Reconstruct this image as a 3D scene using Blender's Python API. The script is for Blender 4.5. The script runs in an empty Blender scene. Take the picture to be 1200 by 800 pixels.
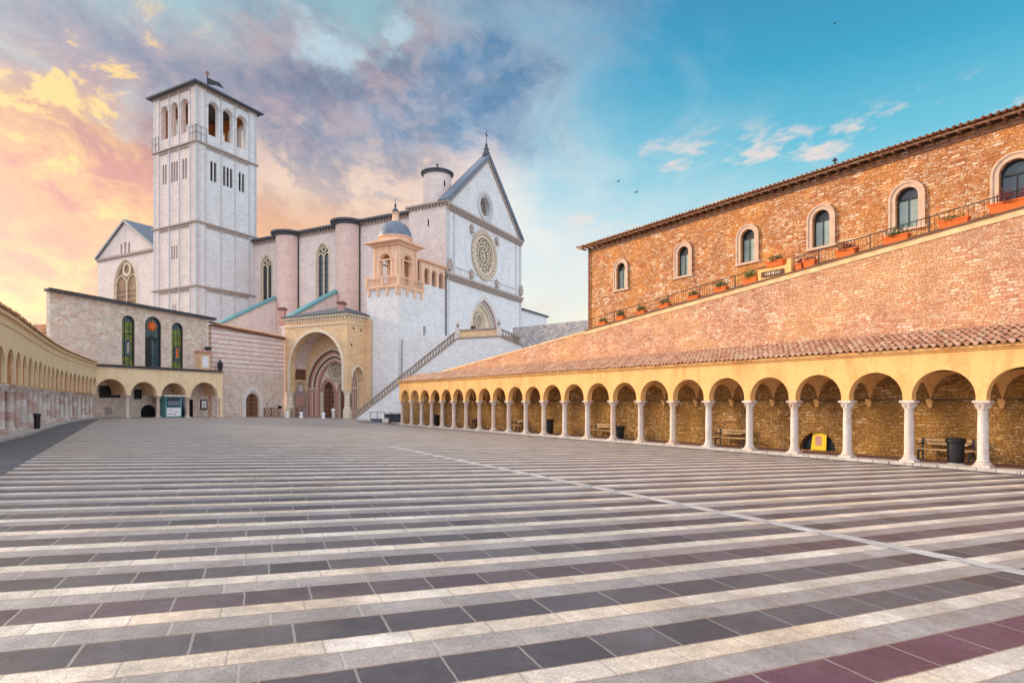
import bpy, math, random
from mathutils import Vector, Matrix
from mathutils.geometry import tessellate_polygon
random.seed(7)
R = math.radians
C = bpy.context.scene.collection
SC = bpy.context.scene

# ---------------------------------------------------------------- camera
F, EYE, HZ = 690.0, 2.4, 470.0
cam = bpy.data.objects.new('camera', bpy.data.cameras.new('camera'))
C.objects.link(cam); SC.camera = cam
cam.location = (0, 0, EYE); cam.rotation_euler = (R(90), 0, 0)
cam.data.sensor_width = 36; cam.data.lens = 36*F/1200
cam.data.shift_y = (HZ-400)/1200; cam.data.clip_end = 5000; cam.data.clip_start = .1
SC.view_settings.view_transform = 'Standard'; SC.view_settings.look = 'None'
SC.view_settings.exposure = 0.28; SC.view_settings.gamma = 1

# ---------------------------------------------------------------- node helper
class NT:
    def __init__(s, tree): s.t = tree; s.n = tree.nodes; s.l = tree.links
    def new(s, typ, **kw):
        n = s.n.new(typ)
        for k, v in kw.items(): setattr(n, k, v)
        return n
    def put(s, sock, v):
        if isinstance(v, bpy.types.NodeSocket): s.l.new(v, sock)
        elif isinstance(v, (tuple, list)) and len(v) == 3 and sock.type == 'RGBA': sock.default_value = (*v, 1)
        else: sock.default_value = v
    def m(s, op, a, b=0.0, c=0.0, clamp=False):
        n = s.new('ShaderNodeMath', operation=op); n.use_clamp = clamp
        s.put(n.inputs[0], a); s.put(n.inputs[1], b); s.put(n.inputs[2], c)
        return n.outputs[0]
    def vec(s, x, y, z=0.0):
        n = s.new('ShaderNodeCombineXYZ'); s.put(n.inputs[0], x); s.put(n.inputs[1], y); s.put(n.inputs[2], z); return n.outputs[0]
    def sep(s, v):
        n = s.new('ShaderNodeSeparateXYZ'); s.put(n.inputs[0], v); return n.outputs
    def mix(s, f, a, b, blend='MIX'):
        n = s.new('ShaderNodeMix', data_type='RGBA', blend_type=blend)
        s.put(n.inputs[0], f); s.put(n.inputs[6], a); s.put(n.inputs[7], b); return n.outputs[2]
    def ramp(s, f, stops, interp='LINEAR'):
        n = s.new('ShaderNodeValToRGB'); cr = n.color_ramp; cr.interpolation = interp
        while len(cr.elements) < len(stops): cr.elements.new(.5)
        for e, (p, c) in zip(cr.elements, stops):
            e.position = p; e.color = (*c, 1) if isinstance(c, tuple) else (c, c, c, 1)
        s.put(n.inputs[0], f); return n.outputs[0]
    def noise(s, v, scale, detail=4, rough=.55, dist=0.0):
        n = s.new('ShaderNodeTexNoise'); s.put(n.inputs['Vector'], v); n.inputs['Scale'].default_value = scale
        n.inputs['Detail'].default_value = detail; n.inputs['Roughness'].default_value = rough
        n.inputs['Distortion'].default_value = dist; return n.outputs[0]
    def step(s, v, lo, hi):
        n = s.new('ShaderNodeMapRange', interpolation_type='SMOOTHSTEP'); s.put(n.inputs[0], v)
        s.put(n.inputs[1], lo); s.put(n.inputs[2], hi); return n.outputs[0]

def srgb(r, g, b):
    f = lambda c: (c/255/12.92) if c/255 <= .04045 else ((c/255+.055)/1.055)**2.4
    return (f(r), f(g), f(b))

# ---------------------------------------------------------------- world: Nishita sky + evening clouds
SUN_AZ, SUN_EL = R(-68), R(17)          # azimuth from +Y, negative = to the left
W = bpy.data.worlds.new('World'); SC.world = W; W.use_nodes = True
g = NT(W.node_tree); W.node_tree.nodes.clear()
def build_sky():
    tc = g.new('ShaderNodeTexCoord').outputs['Generated']
    x, y, z = g.sep(tc)
    az = g.m('ARCTAN2', x, y)                       # radians, 0 ahead, + right
    el = g.m('MAXIMUM', g.m('ARCSINE', z), 0.0)
    # ragged coordinates: every mass of cloud gets a torn edge
    ca = g.m('ADD', az, g.m('MULTIPLY', el, -.35)); ce = g.m('ADD', g.m('MULTIPLY', el, 1.5), g.m('MULTIPLY', az, .35))
    w1 = g.noise(g.vec(ca, ce, .37), 4.2, 10, .62, .35)
    w2 = g.noise(g.vec(ca, ce, 5.1), 4.0, 10, .60, .3)
    w3 = g.noise(g.vec(ca, ce, 9.3), 9.5, 10, .66, .3)
    wa = g.m('ADD', az, g.m('MULTIPLY', g.m('SUBTRACT', w1, .5), .75))
    we = g.m('ADD', el, g.m('MULTIPLY', g.m('SUBTRACT', w2, .5), .42))
    def blob(a0, e0, ra, re, tilt=0.0, pw=1.0):
        da = g.m('SUBTRACT', wa, a0); de = g.m('SUBTRACT', we, g.m('ADD', e0, g.m('MULTIPLY', da, tilt)))
        q = g.m('ADD', g.m('POWER', g.m('ABSOLUTE', g.m('DIVIDE', da, ra)), 2.0), g.m('POWER', g.m('ABSOLUTE', g.m('DIVIDE', de, re)), 2.0))
        return g.m('MULTIPLY', g.m('POWER', 2.718, g.m('MULTIPLY', q, -1.0)), pw, clamp=True)
    er = g.m('MULTIPLY', el, 1.6)
    clear = g.ramp(er, [(0, srgb(255, 226, 176)), (.22, srgb(252, 234, 204)), (.42, srgb(200, 226, 226)),
                    (.58, srgb(108, 194, 212)), (.80, srgb(0, 154, 190)), (1, srgb(0, 128, 174))])
    warm = g.ramp(er, [(0, srgb(255, 176, 40)), (.16, srgb(246, 158, 56)), (.34, srgb(236, 168, 104)), (.50, srgb(222, 188, 160)), (.66, srgb(196, 196, 184)), (.9, srgb(150, 184, 186))])
    left = g.step(wa, .10, -.22)
    col = g.mix(left, clear, warm)
    # pale veil between the warm left and the blue right
    col = g.mix(blob(.02, .30, .22, .30, 0, .75), col, srgb(222, 226, 222))
    # mauve-grey masses
    mauve = g.mix(g.step(w3, .35, .65), srgb(98, 94, 106), srgb(170, 146, 144))
    col = g.mix(blob(-.33, .47, .30, .12, .25, 1.0), col, mauve)
    col = g.mix(blob(-.58, .40, .22, .07, -.35, .85), col, mauve)
    col = g.mix(blob(-.16, .38, .16, .10, 0, .7), col, mauve)
    steel = g.mix(g.step(w3, .38, .62), srgb(70, 112, 146), srgb(128, 150, 172))
    col = g.mix(blob(-.04, .46, .17, .055, .1, 1.0), col, steel)
    col = g.mix(blob(.12, .60, .16, .05, 0, .5), col, steel)
    # mottled fire on the left
    fire = g.mix(g.step(w3, .40, .62), srgb(200, 96, 30), srgb(255, 176, 56))
    col = g.mix(g.m('MULTIPLY', g.step(az, -.36, -.62), g.m('MULTIPLY', g.step(w1, .36, .50), g.step(el, .46, .26))), col, fire)
    col = g.mix(g.m('MULTIPLY', g.step(w3, .56, .64), g.m('MULTIPLY', g.step(az, -.40, -.58), g.step(el, .60, .40))), col, srgb(255, 222, 160))
    # light breaks
    hl = g.m('MULTIPLY', g.step(w3, .46, .60), g.step(az, .06, -.05))
    col = g.mix(g.m('MULTIPLY', hl, blob(-.27, .32, .22, .09, 0, .8)), col, srgb(255, 226, 200))
    col = g.mix(blob(-.29, .545, .055, .035, 0, .8), col, srgb(196, 214, 216))
    col = g.mix(blob(-.09, .37, .10, .055, 0, .85), col, srgb(240, 218, 206))
    col = g.mix(blob(.02, .30, .10, .07, 0, .7), col, srgb(250, 240, 224))
    # small puffs on the right
    pn = g.noise(g.vec(g.m('SUBTRACT', az, g.m('MULTIPLY', el, .8)), g.m('MULTIPLY', el, 2.6), 4.4), 6.5, 8, .64)
    pa = g.m('MULTIPLY', g.m('MULTIPLY', g.step(pn, .53, .64), g.step(az, .05, .16)), g.m('MULTIPLY', g.step(el, .43, .37), g.step(el, .22, .30)))
    col = g.mix(g.m('MULTIPLY', pa, .85), col, srgb(250, 222, 204))
    # burning glow low on the left
    daz = g.m('SUBTRACT', az, -.84)
    q = g.m('ADD', g.m('POWER', g.m('ABSOLUTE', g.m('DIVIDE', daz, .50)), 2.0), g.m('POWER', g.m('DIVIDE', g.m('ADD', el, -.08), .16), 2.0))
    glow = g.m('POWER', 2.718, g.m('MULTIPLY', q, -1.0))
    col = g.mix(g.m('MULTIPLY', glow, g.m('ADD', .75, w2), clamp=True), col, g.mix(g.step(w3, .42, .6), srgb(244, 122, 0), srgb(255, 176, 0)))
    hs = g.new('ShaderNodeHueSaturation'); g.put(hs.inputs['Saturation'], g.m('ADD', 1.06, g.m('MULTIPLY', left, .44))); hs.inputs['Value'].default_value = .93; g.put(hs.inputs['Color'], col); col = hs.outputs[0]
    # sky behind the viewer, out of view, brightened as added fill for paving and facade
    back = g.step(y, .05, -.35)
    col = g.mix(back, col, (1.48, 1.58, 1.82))
    col = g.mix(g.step(el, .75, 1.1), col, (1.36, 1.32, 1.40))
    sky = g.new('ShaderNodeTexSky', sky_type='NISHITA'); sky.sun_disc = False
    sky.sun_elevation = SUN_EL; sky.sun_rotation = SUN_AZ
    b1 = g.new('ShaderNodeBackground'); g.put(b1.inputs[0], sky.outputs[0]); b1.inputs[1].default_value = .05
    b2 = g.new('ShaderNodeBackground'); g.put(b2.inputs[0], col); b2.inputs[1].default_value = .76
    ad = g.new('ShaderNodeAddShader'); g.l.new(b1.outputs[0], ad.inputs[0]); g.l.new(b2.outputs[0], ad.inputs[1])
    o = g.new('ShaderNodeOutputWorld'); g.l.new(ad.outputs[0], o.inputs[0])
build_sky()
sd = bpy.data.lights.new('sun', 'SUN'); sd.energy = 3.8; sd.angle = R(12); sd.color = (1, .80, .58)
sun = bpy.data.objects.new('sun', sd); C.objects.link(sun)
sv = Vector((math.sin(SUN_AZ)*math.cos(SUN_EL), math.cos(SUN_AZ)*math.cos(SUN_EL), math.sin(SUN_EL)))
sun.rotation_euler = sv.to_track_quat('Z', 'Y').to_euler()

# ---------------------------------------------------------------- materials
def newmat(name, rough=.85, spec=.3, metal=0.0):
    m = bpy.data.materials.new(name); m.use_nodes = True
    n = NT(m.node_tree); p = m.node_tree.nodes['Principled BSDF']
    p.inputs['Roughness'].default_value = rough; p.inputs['Metallic'].default_value = metal
    p.inputs['Specular IOR Level'].default_value = spec
    return m, n, p
def bump(n, p, h, strength=.4, dist=.03):
    b = n.new('ShaderNodeBump'); b.inputs['Strength'].default_value = strength; b.inputs['Distance'].default_value = dist
    n.put(b.inputs['Height'], h); n.put(p.inputs['Normal'], b.outputs[0])
def uvof(n): return n.new('ShaderNodeTexCoord').outputs['UV']
def posof(n): return n.new('ShaderNodeNewGeometry').outputs['Position']

def mat_rubble(name, stops, su=2.0, sv=4.6, mortar=(.3, .22, .15), tint=None, tintf=.5, mort=.07):
    m, n, p = newmat(name, .92, .15)
    uv = uvof(n); u, v, _ = n.sep(uv)
    d1 = n.m('MULTIPLY', n.m('SUBTRACT', n.noise(uv, .9, 3), .5), .5)
    d2 = n.m('MULTIPLY', n.m('SUBTRACT', n.noise(uv, 4.5, 2), .5), .14)
    vv = n.vec(n.m('MULTIPLY', n.m('ADD', u, d1), su), n.m('MULTIPLY', n.m('ADD', v, n.m('ADD', n.m('MULTIPLY', d1, .4), d2)), sv))
    vo = n.new('ShaderNodeTexVoronoi', feature='F1', voronoi_dimensions='2D'); n.put(vo.inputs['Vector'], vv); vo.inputs['Scale'].default_value = 1; vo.inputs['Randomness'].default_value = .85
    ve = n.new('ShaderNodeTexVoronoi', feature='DISTANCE_TO_EDGE', voronoi_dimensions='2D'); n.put(ve.inputs['Vector'], vv); ve.inputs['Scale'].default_value = 1; ve.inputs['Randomness'].default_value = .85
    r, gg, b = n.sep(vo.outputs['Color'])
    col = n.ramp(r, stops)
    fine = n.noise(uv, 14, 5, .65)
    col = n.mix(1.0, col, n.ramp(fine, [(.25, .62), (.7, 1.15)]), 'MULTIPLY')
    big = n.noise(uv, .22, 4, .6)
    if tint: col = n.mix(n.m('MULTIPLY', n.step(big, .42, .62), tintf), col, tint)
    med = n.noise(uv, 1.3, 4, .6)
    col = n.mix(1.0, col, n.ramp(med, [(.3, .78), (.65, 1.1)]), 'MULTIPLY')
    e = n.step(ve.outputs['Distance'], mort*.35, mort*1.6)
    col = n.mix(n.m('ADD', .3, n.m('MULTIPLY', e, .7)), mortar, col)
    n.put(p.inputs['Base Color'], col)
    h = n.m('ADD', n.m('MULTIPLY', n.step(ve.outputs['Distance'], 0.0, .28), n.m('ADD', .6, gg)), n.m('MULTIPLY', fine, .5))
    bump(n, p, h, .9, .05)
    return m
def mat_coursed(name, stops, bw=.42, bh=.15, mortar=(.3, .22, .15), tint=None, tintf=.5, wob=.16, mort=.016):
    """roughly coursed stones: uneven rows, stones of mixed length, ragged joints"""
    m, n, p = newmat(name, .92, .15)
    uv = uvof(n); u, v, _ = n.sep(uv)
    d1 = n.m('MULTIPLY', n.m('SUBTRACT', n.noise(uv, 1.1, 3), .5), wob*1.6)
    d2 = n.m('MULTIPLY', n.m('SUBTRACT', n.noise(uv, 5.5, 3), .5), wob*.75)
    d3 = n.m('MULTIPLY', n.m('SUBTRACT', n.noise(n.vec(v, u, 3.3), 4.5, 3), .5), wob*1.5)
    vv = n.m('ADD', v, n.m('ADD', d1, d2)); uu = n.m('ADD', u, d3)
    def brick(w, h, off, cvec):
        bt = n.new('ShaderNodeTexBrick'); n.put(bt.inputs['Vector'], cvec); bt.inputs['Scale'].default_value = 1
        bt.offset = off; bt.squash = .6; bt.squash_frequency = 3
        bt.inputs['Brick Width'].default_value = w; bt.inputs['Row Height'].default_value = h
        bt.inputs['Mortar Size'].default_value = mort; bt.inputs['Mortar Smooth'].default_value = .4; bt.inputs['Bias'].default_value = 0
        n.put(bt.inputs['Color1'], (0, 0, 0)); n.put(bt.inputs['Color2'], (1, 1, 1)); n.put(bt.inputs['Mortar'], (.5, .5, .5)); return bt
    b1 = brick(bw, bh, .43, n.vec(uu, vv)); b2 = brick(bw*.62, bh*.62, .37, n.vec(n.m('ADD', uu, 3.1), n.m('ADD', vv, .05)))
    sel = n.step(n.noise(uv, .9, 2), .46, .50)
    val = n.mix(sel, b1.outputs[0], b2.outputs[0]); mo = n.mix(sel, b1.outputs[1], b2.outputs[1])
    col = n.ramp(n.m('ADD', n.m('MULTIPLY', val, .85), n.m('MULTIPLY', n.noise(uv, 3.3, 3), .15)), stops)
    fine = n.noise(uv, 13, 6, .68)
    col = n.mix(1.0, col, n.ramp(fine, [(.28, .58), (.72, 1.18)]), 'MULTIPLY')
    big = n.noise(uv, .22, 5, .6)
    if tint: col = n.mix(n.m('MULTIPLY', n.step(big, .42, .62), tintf), col, tint)
    med = n.noise(uv, 1.1, 5, .65)
    col = n.mix(1.0, col, n.ramp(med, [(.3, .76), (.66, 1.12)]), 'MULTIPLY')
    col = n.mix(n.m('MULTIPLY', mo, .75), col, mortar)
    n.put(p.inputs['Base Color'], col)
    h = n.m('ADD', n.m('SUBTRACT', n.m('MULTIPLY', val, .35), mo), n.m('MULTIPLY', fine, .8))
    bump(n, p, h, .8, .035)
    return m
def mat_ashlar(name, c1, c2, mortar, bw=.7, bh=.3, msize=.012, bm=.35, stain=(.5, .45, .42), stf=.3):
    m, n, p = newmat(name, .85, .2)
    uv = uvof(n)
    bt = n.new('ShaderNodeTexBrick'); n.put(bt.inputs['Vector'], uv); bt.inputs['Scale'].default_value = 1
    bt.inputs['Brick Width'].default_value = bw; bt.inputs['Row Height'].default_value = bh
    bt.inputs['Mortar Size'].default_value = msize; bt.inputs['Bias'].default_value = 0
    n.put(bt.inputs['Color1'], c1); n.put(bt.inputs['Color2'], c2); n.put(bt.inputs['Mortar'], mortar)
    fine = n.noise(uv, 6, 6, .65)
    col = n.mix(1.0, bt.outputs[0], n.ramp(fine, [(.3, .78), (.7, 1.08)]), 'MULTIPLY')
    big = n.noise(n.vec(*[n.m('MULTIPLY', a, k) for a, k in zip(n.sep(uv)[:2], (.5, .14))]), 1, 6, .65)
    col = n.mix(n.m('MULTIPLY', n.step(big, .5, .72), stf), col, stain)
    streak = n.noise(n.vec(n.m('MULTIPLY', n.sep(uv)[0], 1.4), n.m('MULTIPLY', n.sep(uv)[1], .09), 2.2), 1, 6, .7)
    col = n.mix(n.m('MULTIPLY', n.step(streak, .54, .70), .24), col, stain)
    patch = n.noise(uv, .55, 5, .65)
    col = n.mix(1.0, col, n.ramp(patch, [(.32, .91), (.66, 1.04)]), 'MULTIPLY')
    n.put(p.inputs['Base Color'], col)
    bump(n, p, n.m('ADD', bt.outputs[1], n.m('MULTIPLY', fine, -.25)), bm*.6, -.015)
    return m
def mat_plaster(name, col, dark, sc=1.0, rough=.9):
    m, n, p = newmat(name, rough, .2)
    uv = uvof(n); u, v, _ = n.sep(uv)
    a = n.noise(n.vec(n.m('MULTIPLY', u, 1.6), n.m('MULTIPLY', v, .5)), sc, 7, .65)
    b = n.noise(uv, 9*sc, 5, .7)
    c = n.mix(n.step(a, .42, .72), col, dark)
    sk = n.noise(n.vec(n.m('MULTIPLY', u, 3.2), n.m('MULTIPLY', v, .35), 1.7), 1, 7, .7)
    c = n.mix(n.m('MULTIPLY', n.step(sk, .52, .68), .35), c, tuple(k*.62 for k in dark))
    pt_ = n.noise(uv, 2.1, 7, .72)
    c = n.mix(n.m('MULTIPLY', n.step(pt_, .56, .64), .35), c, tuple(min(k*1.15+.04, .9) for k in col))
    c = n.mix(1.0, c, n.ramp(b, [(.3, .88), (.7, 1.08)]), 'MULTIPLY')
    n.put(p.inputs['Base Color'], c); bump(n, p, b, .3, .01)
    return m
def mat_plain(name, col, rough=.6, spec=.4, metal=0.0, var=.25, sc=8):
    m, n, p = newmat(name, rough, spec, metal)
    a = n.noise(posof(n), sc, 4, .6)
    n.put(p.inputs['Base Color'], n.mix(1.0, col, n.ramp(a, [(.3, 1-var), (.7, 1+var*.5)]), 'MULTIPLY'))
    return m
def mat_tiles(name, cols, pw=.24, rl=.42):
    m, n, p = newmat(name, .9, .15)
    uv = uvof(n); u, v, _ = n.sep(uv)
    wn = n.new('ShaderNodeTexWhiteNoise', noise_dimensions='2D')
    n.put(wn.inputs['Vector'], n.vec(n.m('FLOOR', n.m('DIVIDE', u, pw/2)), n.m('FLOOR', n.m('DIVIDE', v, rl))))
    c = n.ramp(wn.outputs[0], cols)
    f = n.noise(uv, 9, 5, .7)
    c = n.mix(1.0, c, n.ramp(f, [(.3, .78), (.7, 1.12)]), 'MULTIPLY')
    lich = n.noise(uv, 1.7, 6, .7)
    c = n.mix(n.m('MULTIPLY', n.step(lich, .54, .72), .4), c, (.44, .36, .20))
    n.put(p.inputs['Base Color'], c); bump(n, p, f, .4, .02)
    return m
def mat_bands(name, a, b, h=.62, frac=.38):
    m, n, p = newmat(name, .85, .2)
    uv = uvof(n); u, v, _ = n.sep(uv)
    w = n.m('ADD', v, n.m('MULTIPLY', n.noise(uv, 1.2, 3), .06))
    fr = n.m('FRACT', n.m('DIVIDE', w, h))
    s = n.m('MULTIPLY', n.step(fr, 0.0, .08), n.step(fr, frac, frac-.08))
    bt = n.new('ShaderNodeTexBrick'); n.put(bt.inputs['Vector'], uv); bt.inputs['Scale'].default_value = 1
    bt.inputs['Brick Width'].default_value = .8; bt.inputs['Row Height'].default_value = h/2; bt.inputs['Mortar Size'].default_value = .012
    n.put(bt.inputs['Color1'], (1, 1, 1)); n.put(bt.inputs['Color2'], (.82, .8, .8)); n.put(bt.inputs['Mortar'], (.6, .5, .45))
    c = n.mix(1.0, n.mix(s, a, b), bt.outputs[0], 'MULTIPLY')
    f = n.noise(uv, 3, 6, .7)
    c = n.mix(1.0, c, n.ramp(f, [(.3, .8), (.7, 1.1)]), 'MULTIPLY')
    n.put(p.inputs['Base Color'], c); bump(n, p, f, .3, .02)
    return m

M = {}
M['orange_stone'] = mat_coursed('orange_stone', [(0, (.38, .11, .04)), (.3, (.62, .26, .11)), (.58, (.72, .36, .17)), (.82, (.84, .56, .36)), (1, (.91, .78, .64))],
                               .38, .135, (.26, .09, .04), (.86, .34, .05), .5, .17)
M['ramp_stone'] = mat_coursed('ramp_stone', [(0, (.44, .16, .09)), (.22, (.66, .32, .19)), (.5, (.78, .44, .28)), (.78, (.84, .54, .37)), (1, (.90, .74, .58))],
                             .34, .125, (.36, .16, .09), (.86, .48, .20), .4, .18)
M['shaded_stone'] = mat_coursed('shaded_stone', [(0, (.22, .10, .03)), (.3, (.38, .20, .06)), (.6, (.50, .28, .10)), (.85, (.60, .38, .18)), (1, (.68, .50, .34))], .34, .14, (.13, .06, .03), (.46, .23, .045), .5, .18)  # retaining wall stone with the portico's shade painted into a darker, browner colour
M['pink_stone'] = mat_coursed('pink_stone', [(0, (.72, .40, .27)), (.25, (.85, .62, .46)), (.6, (.90, .76, .61)), (1, (.92, .85, .74))],
                             .46, .22, (.62, .50, .45), (.82, .60, .50), .3, .12)
M['old_stone'] = mat_rubble('old_stone', [(0, (.26, .15, .09)), (.4, (.42, .28, .18)), (1, (.62, .48, .34))], 2.0, 4.4, (.28, .2, .14), (.45, .3, .2), .4, .06)
M['grey_stone'] = mat_rubble('grey_stone', [(0, (.40, .37, .37)), (.5, (.52, .48, .47)), (1, (.66, .60, .56))], 2.0, 4.4, (.42, .38, .37), None, 0, .05)
M['white_stone'] = mat_ashlar('white_stone', (.86, .85, .84), (.74, .73, .73), (.58, .56, .56), .62, .27, .013, .35, (.58, .53, .50), .35)
M['white_rough'] = mat_ashlar('white_rough', (.88, .86, .84), (.75, .71, .69), (.58, .53, .51), .5, .22, .016, .5, (.60, .53, .50), .35)
M['rose_lit_stone'] = mat_ashlar('rose_lit_stone', (.87, .74, .67), (.77, .63, .57), (.66, .53, .48), .6, .27, .012, .35, (.5, .4, .4), .2)  # pale stone warmed to pink, low sun on left-facing walls painted in
M['pink_turret'] = mat_ashlar('pink_turret', (.84, .62, .54), (.75, .52, .45), (.66, .46, .40), .5, .25, .012, .3, (.55, .36, .36), .25)
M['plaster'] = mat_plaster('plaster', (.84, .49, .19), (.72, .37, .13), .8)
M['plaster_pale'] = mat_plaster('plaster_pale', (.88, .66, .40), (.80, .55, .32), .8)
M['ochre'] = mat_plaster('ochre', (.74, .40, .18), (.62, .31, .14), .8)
M['porch_stone'] = mat_ashlar('porch_stone', (.86, .60, .34), (.76, .48, .27), (.6, .38, .22), .6, .27, .012, .3, (.6, .4, .28), .4)
M['bands'] = mat_bands('bands', (.88, .78, .70), (.72, .38, .32))
M['cream'] = mat_plain('cream', (.74, .62, .46), .8, .2, 0, .2, 3)
M['pinkm'] = mat_plain('pinkm', (.56, .30, .25), .8, .2, 0, .2, 3)
M['brown'] = mat_plain('brown', (.20, .09, .05), .7)
M['cornice'] = mat_plain('cornice', (.44, .35, .30), .85, .2, 0, .3, 4)
M['lesene'] = mat_plain('lesene', (.58, .56, .56), .85, .2, 0, .2, 2)
M['marble'] = mat_plain('marble', (.72, .64, .58), .6, .4, 0, .22, 5)
M['slate'] = mat_plain('slate', (.10, .11, .13), .75, .3, 0, .3, 3)
M['lead'] = mat_plain('lead', (.16, .19, .24), .55, .4, 0, .25, 2)
M['teal'] = mat_plain('teal', (.14, .34, .36), .55, .4, 0, .2, 2)
M['glass'] = mat_plain('glass', (.035, .05, .06), .12, .6, 0, .3, 2)
M['black'] = mat_plain('black', (.015, .015, .018), .5)
M['dark_hole'] = mat_plain('dark_hole', (.02, .018, .018), .95, .05)
M['iron'] = mat_plain('iron', (.04, .038, .04), .6, .4, .3)
M['wood'] = mat_plain('wood', (.55, .36, .18), .7, .3, 0, .4, 14)
M['door_wood'] = mat_plain('door_wood', (.12, .045, .022), .65, .3, 0, .35, 6)
M['terracotta'] = mat_plain('terracotta', (.72, .16, .035), .8, .2, 0, .2, 9)
M['yellow'] = mat_plain('yellow', (.85, .58, .02), .5, .4, 0, .1, 3)
M['white_paint'] = mat_plain('white_paint', (.80, .80, .80), .5, .4, 0, .06, 3)
M['pale_stone'] = mat_plain('pale_stone', (.64, .57, .50), .85, .2, 0, .25, 4)
M['coping_stone'] = mat_plain('coping_stone', (.80, .52, .28), .85, .2, 0, .3, 2)
M['curtain'] = mat_plain('curtain', (.30, .38, .34), .15, .6, 0, .3, 1.5)
M['surround'] = mat_plain('surround', (.62, .42, .30), .8, .2, 0, .2, 4)
M['rail_stone'] = mat_plain('rail_stone', (.36, .28, .22), .85, .2, 0, .35, 3)
M['rose_ring'] = mat_plain('rose_ring', (.50, .38, .29), .8, .2, 0, .35, 3)
M['glass_reflection'] = mat_plain('glass_reflection', (.30, .17, .10), .25, .5, 0, .4, 1)  # orange sky reflection painted into the pane colour
M['lantern_stone'] = mat_plaster('lantern_stone', (.84, .55, .37), (.70, .42, .28), .8)
M['lining'] = mat_plaster('lining', (.62, .27, .10), (.46, .18, .07), .8)
M['copper'] = mat_plain('copper', (.25, .10, .05), .6)
M['leaf'] = mat_plain('leaf', (.07, .12, .03), .7, .2, 0, .5, 30)
M['leaf_red'] = mat_plain('leaf_red', (.22, .05, .05), .7, .2, 0, .5, 30)
M['leaf_light'] = mat_plain('leaf_light', (.16, .20, .04), .7, .2, 0, .5, 30)
M['tiles'] = mat_tiles('tiles', [(0, (.52, .25, .15)), (.3, (.62, .34, .20)), (.6, (.70, .42, .26)), (.9, (.78, .52, .34)), (1, (.60, .44, .28))])
M['tiles_dark'] = mat_tiles('tiles_dark', [(0, (.15, .10, .08)), (.5, (.27, .19, .15)), (1, (.40, .31, .25))])
M['skin'] = mat_plain('skin', (.55, .33, .24), .6)
M['cloth_white'] = mat_plain('cloth_white', (.82, .82, .84), .9, .1, 0, .1, 20)
M['cloth_grey'] = mat_plain('cloth_grey', (.55, .57, .62), .9, .1, 0, .1, 20)
M['hair'] = mat_plain('hair', (.06, .035, .02), .7)
M['earth'] = mat_plaster('earth', (.28, .24, .20), (.20, .18, .16), .3)

def mat_column():
    m, n, p = newmat('column_marble', .65, .35)
    oi = n.new('ShaderNodeObjectInfo').outputs['Random']
    pos = posof(n); x, y, z = n.sep(pos)
    k = n.m('ADD', n.m('FLOOR', n.m('ADD', n.m('DIVIDE', z, .42), n.m('MULTIPLY', oi, 7))), n.m('MULTIPLY', oi, 97))
    wn = n.new('ShaderNodeTexWhiteNoise', noise_dimensions='1D'); n.put(wn.inputs['W'], k)
    c = n.ramp(wn.outputs[0], [(0, (.56, .36, .30)), (.3, (.62, .46, .39)), (.5, (.68, .58, .51)), (1, (.74, .67, .61))])
    f = n.noise(pos, 7, 6, .7)
    c = n.mix(1.0, c, n.ramp(f, [(.3, .72), (.7, 1.12)]), 'MULTIPLY')
    n.put(p.inputs['Base Color'], c); bump(n, p, f, .3, .01); return m
M['column_red'] = mat_column()
def mat_column2():
    m, n, p = newmat('column_cream', .65, .35)
    oi = n.new('ShaderNodeObjectInfo').outputs['Random']; pos = posof(n)
    c = n.ramp(oi, [(0, (.70, .62, .55)), (.45, (.66, .54, .46)), (.7, (.62, .44, .35)), (1, (.70, .56, .42))])
    f = n.noise(pos, 3.0, 6, .7)
    c = n.mix(n.m('MULTIPLY', n.step(f, .5, .66), .6), c, (.60, .38, .30))
    c = n.mix(1.0, c, n.ramp(n.noise(pos, 12, 5, .7), [(.3, .75), (.7, 1.12)]), 'MULTIPLY')
    n.put(p.inputs['Base Color'], c); bump(n, p, f, .3, .01); return m
M['column_cream'] = mat_column2()

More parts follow.
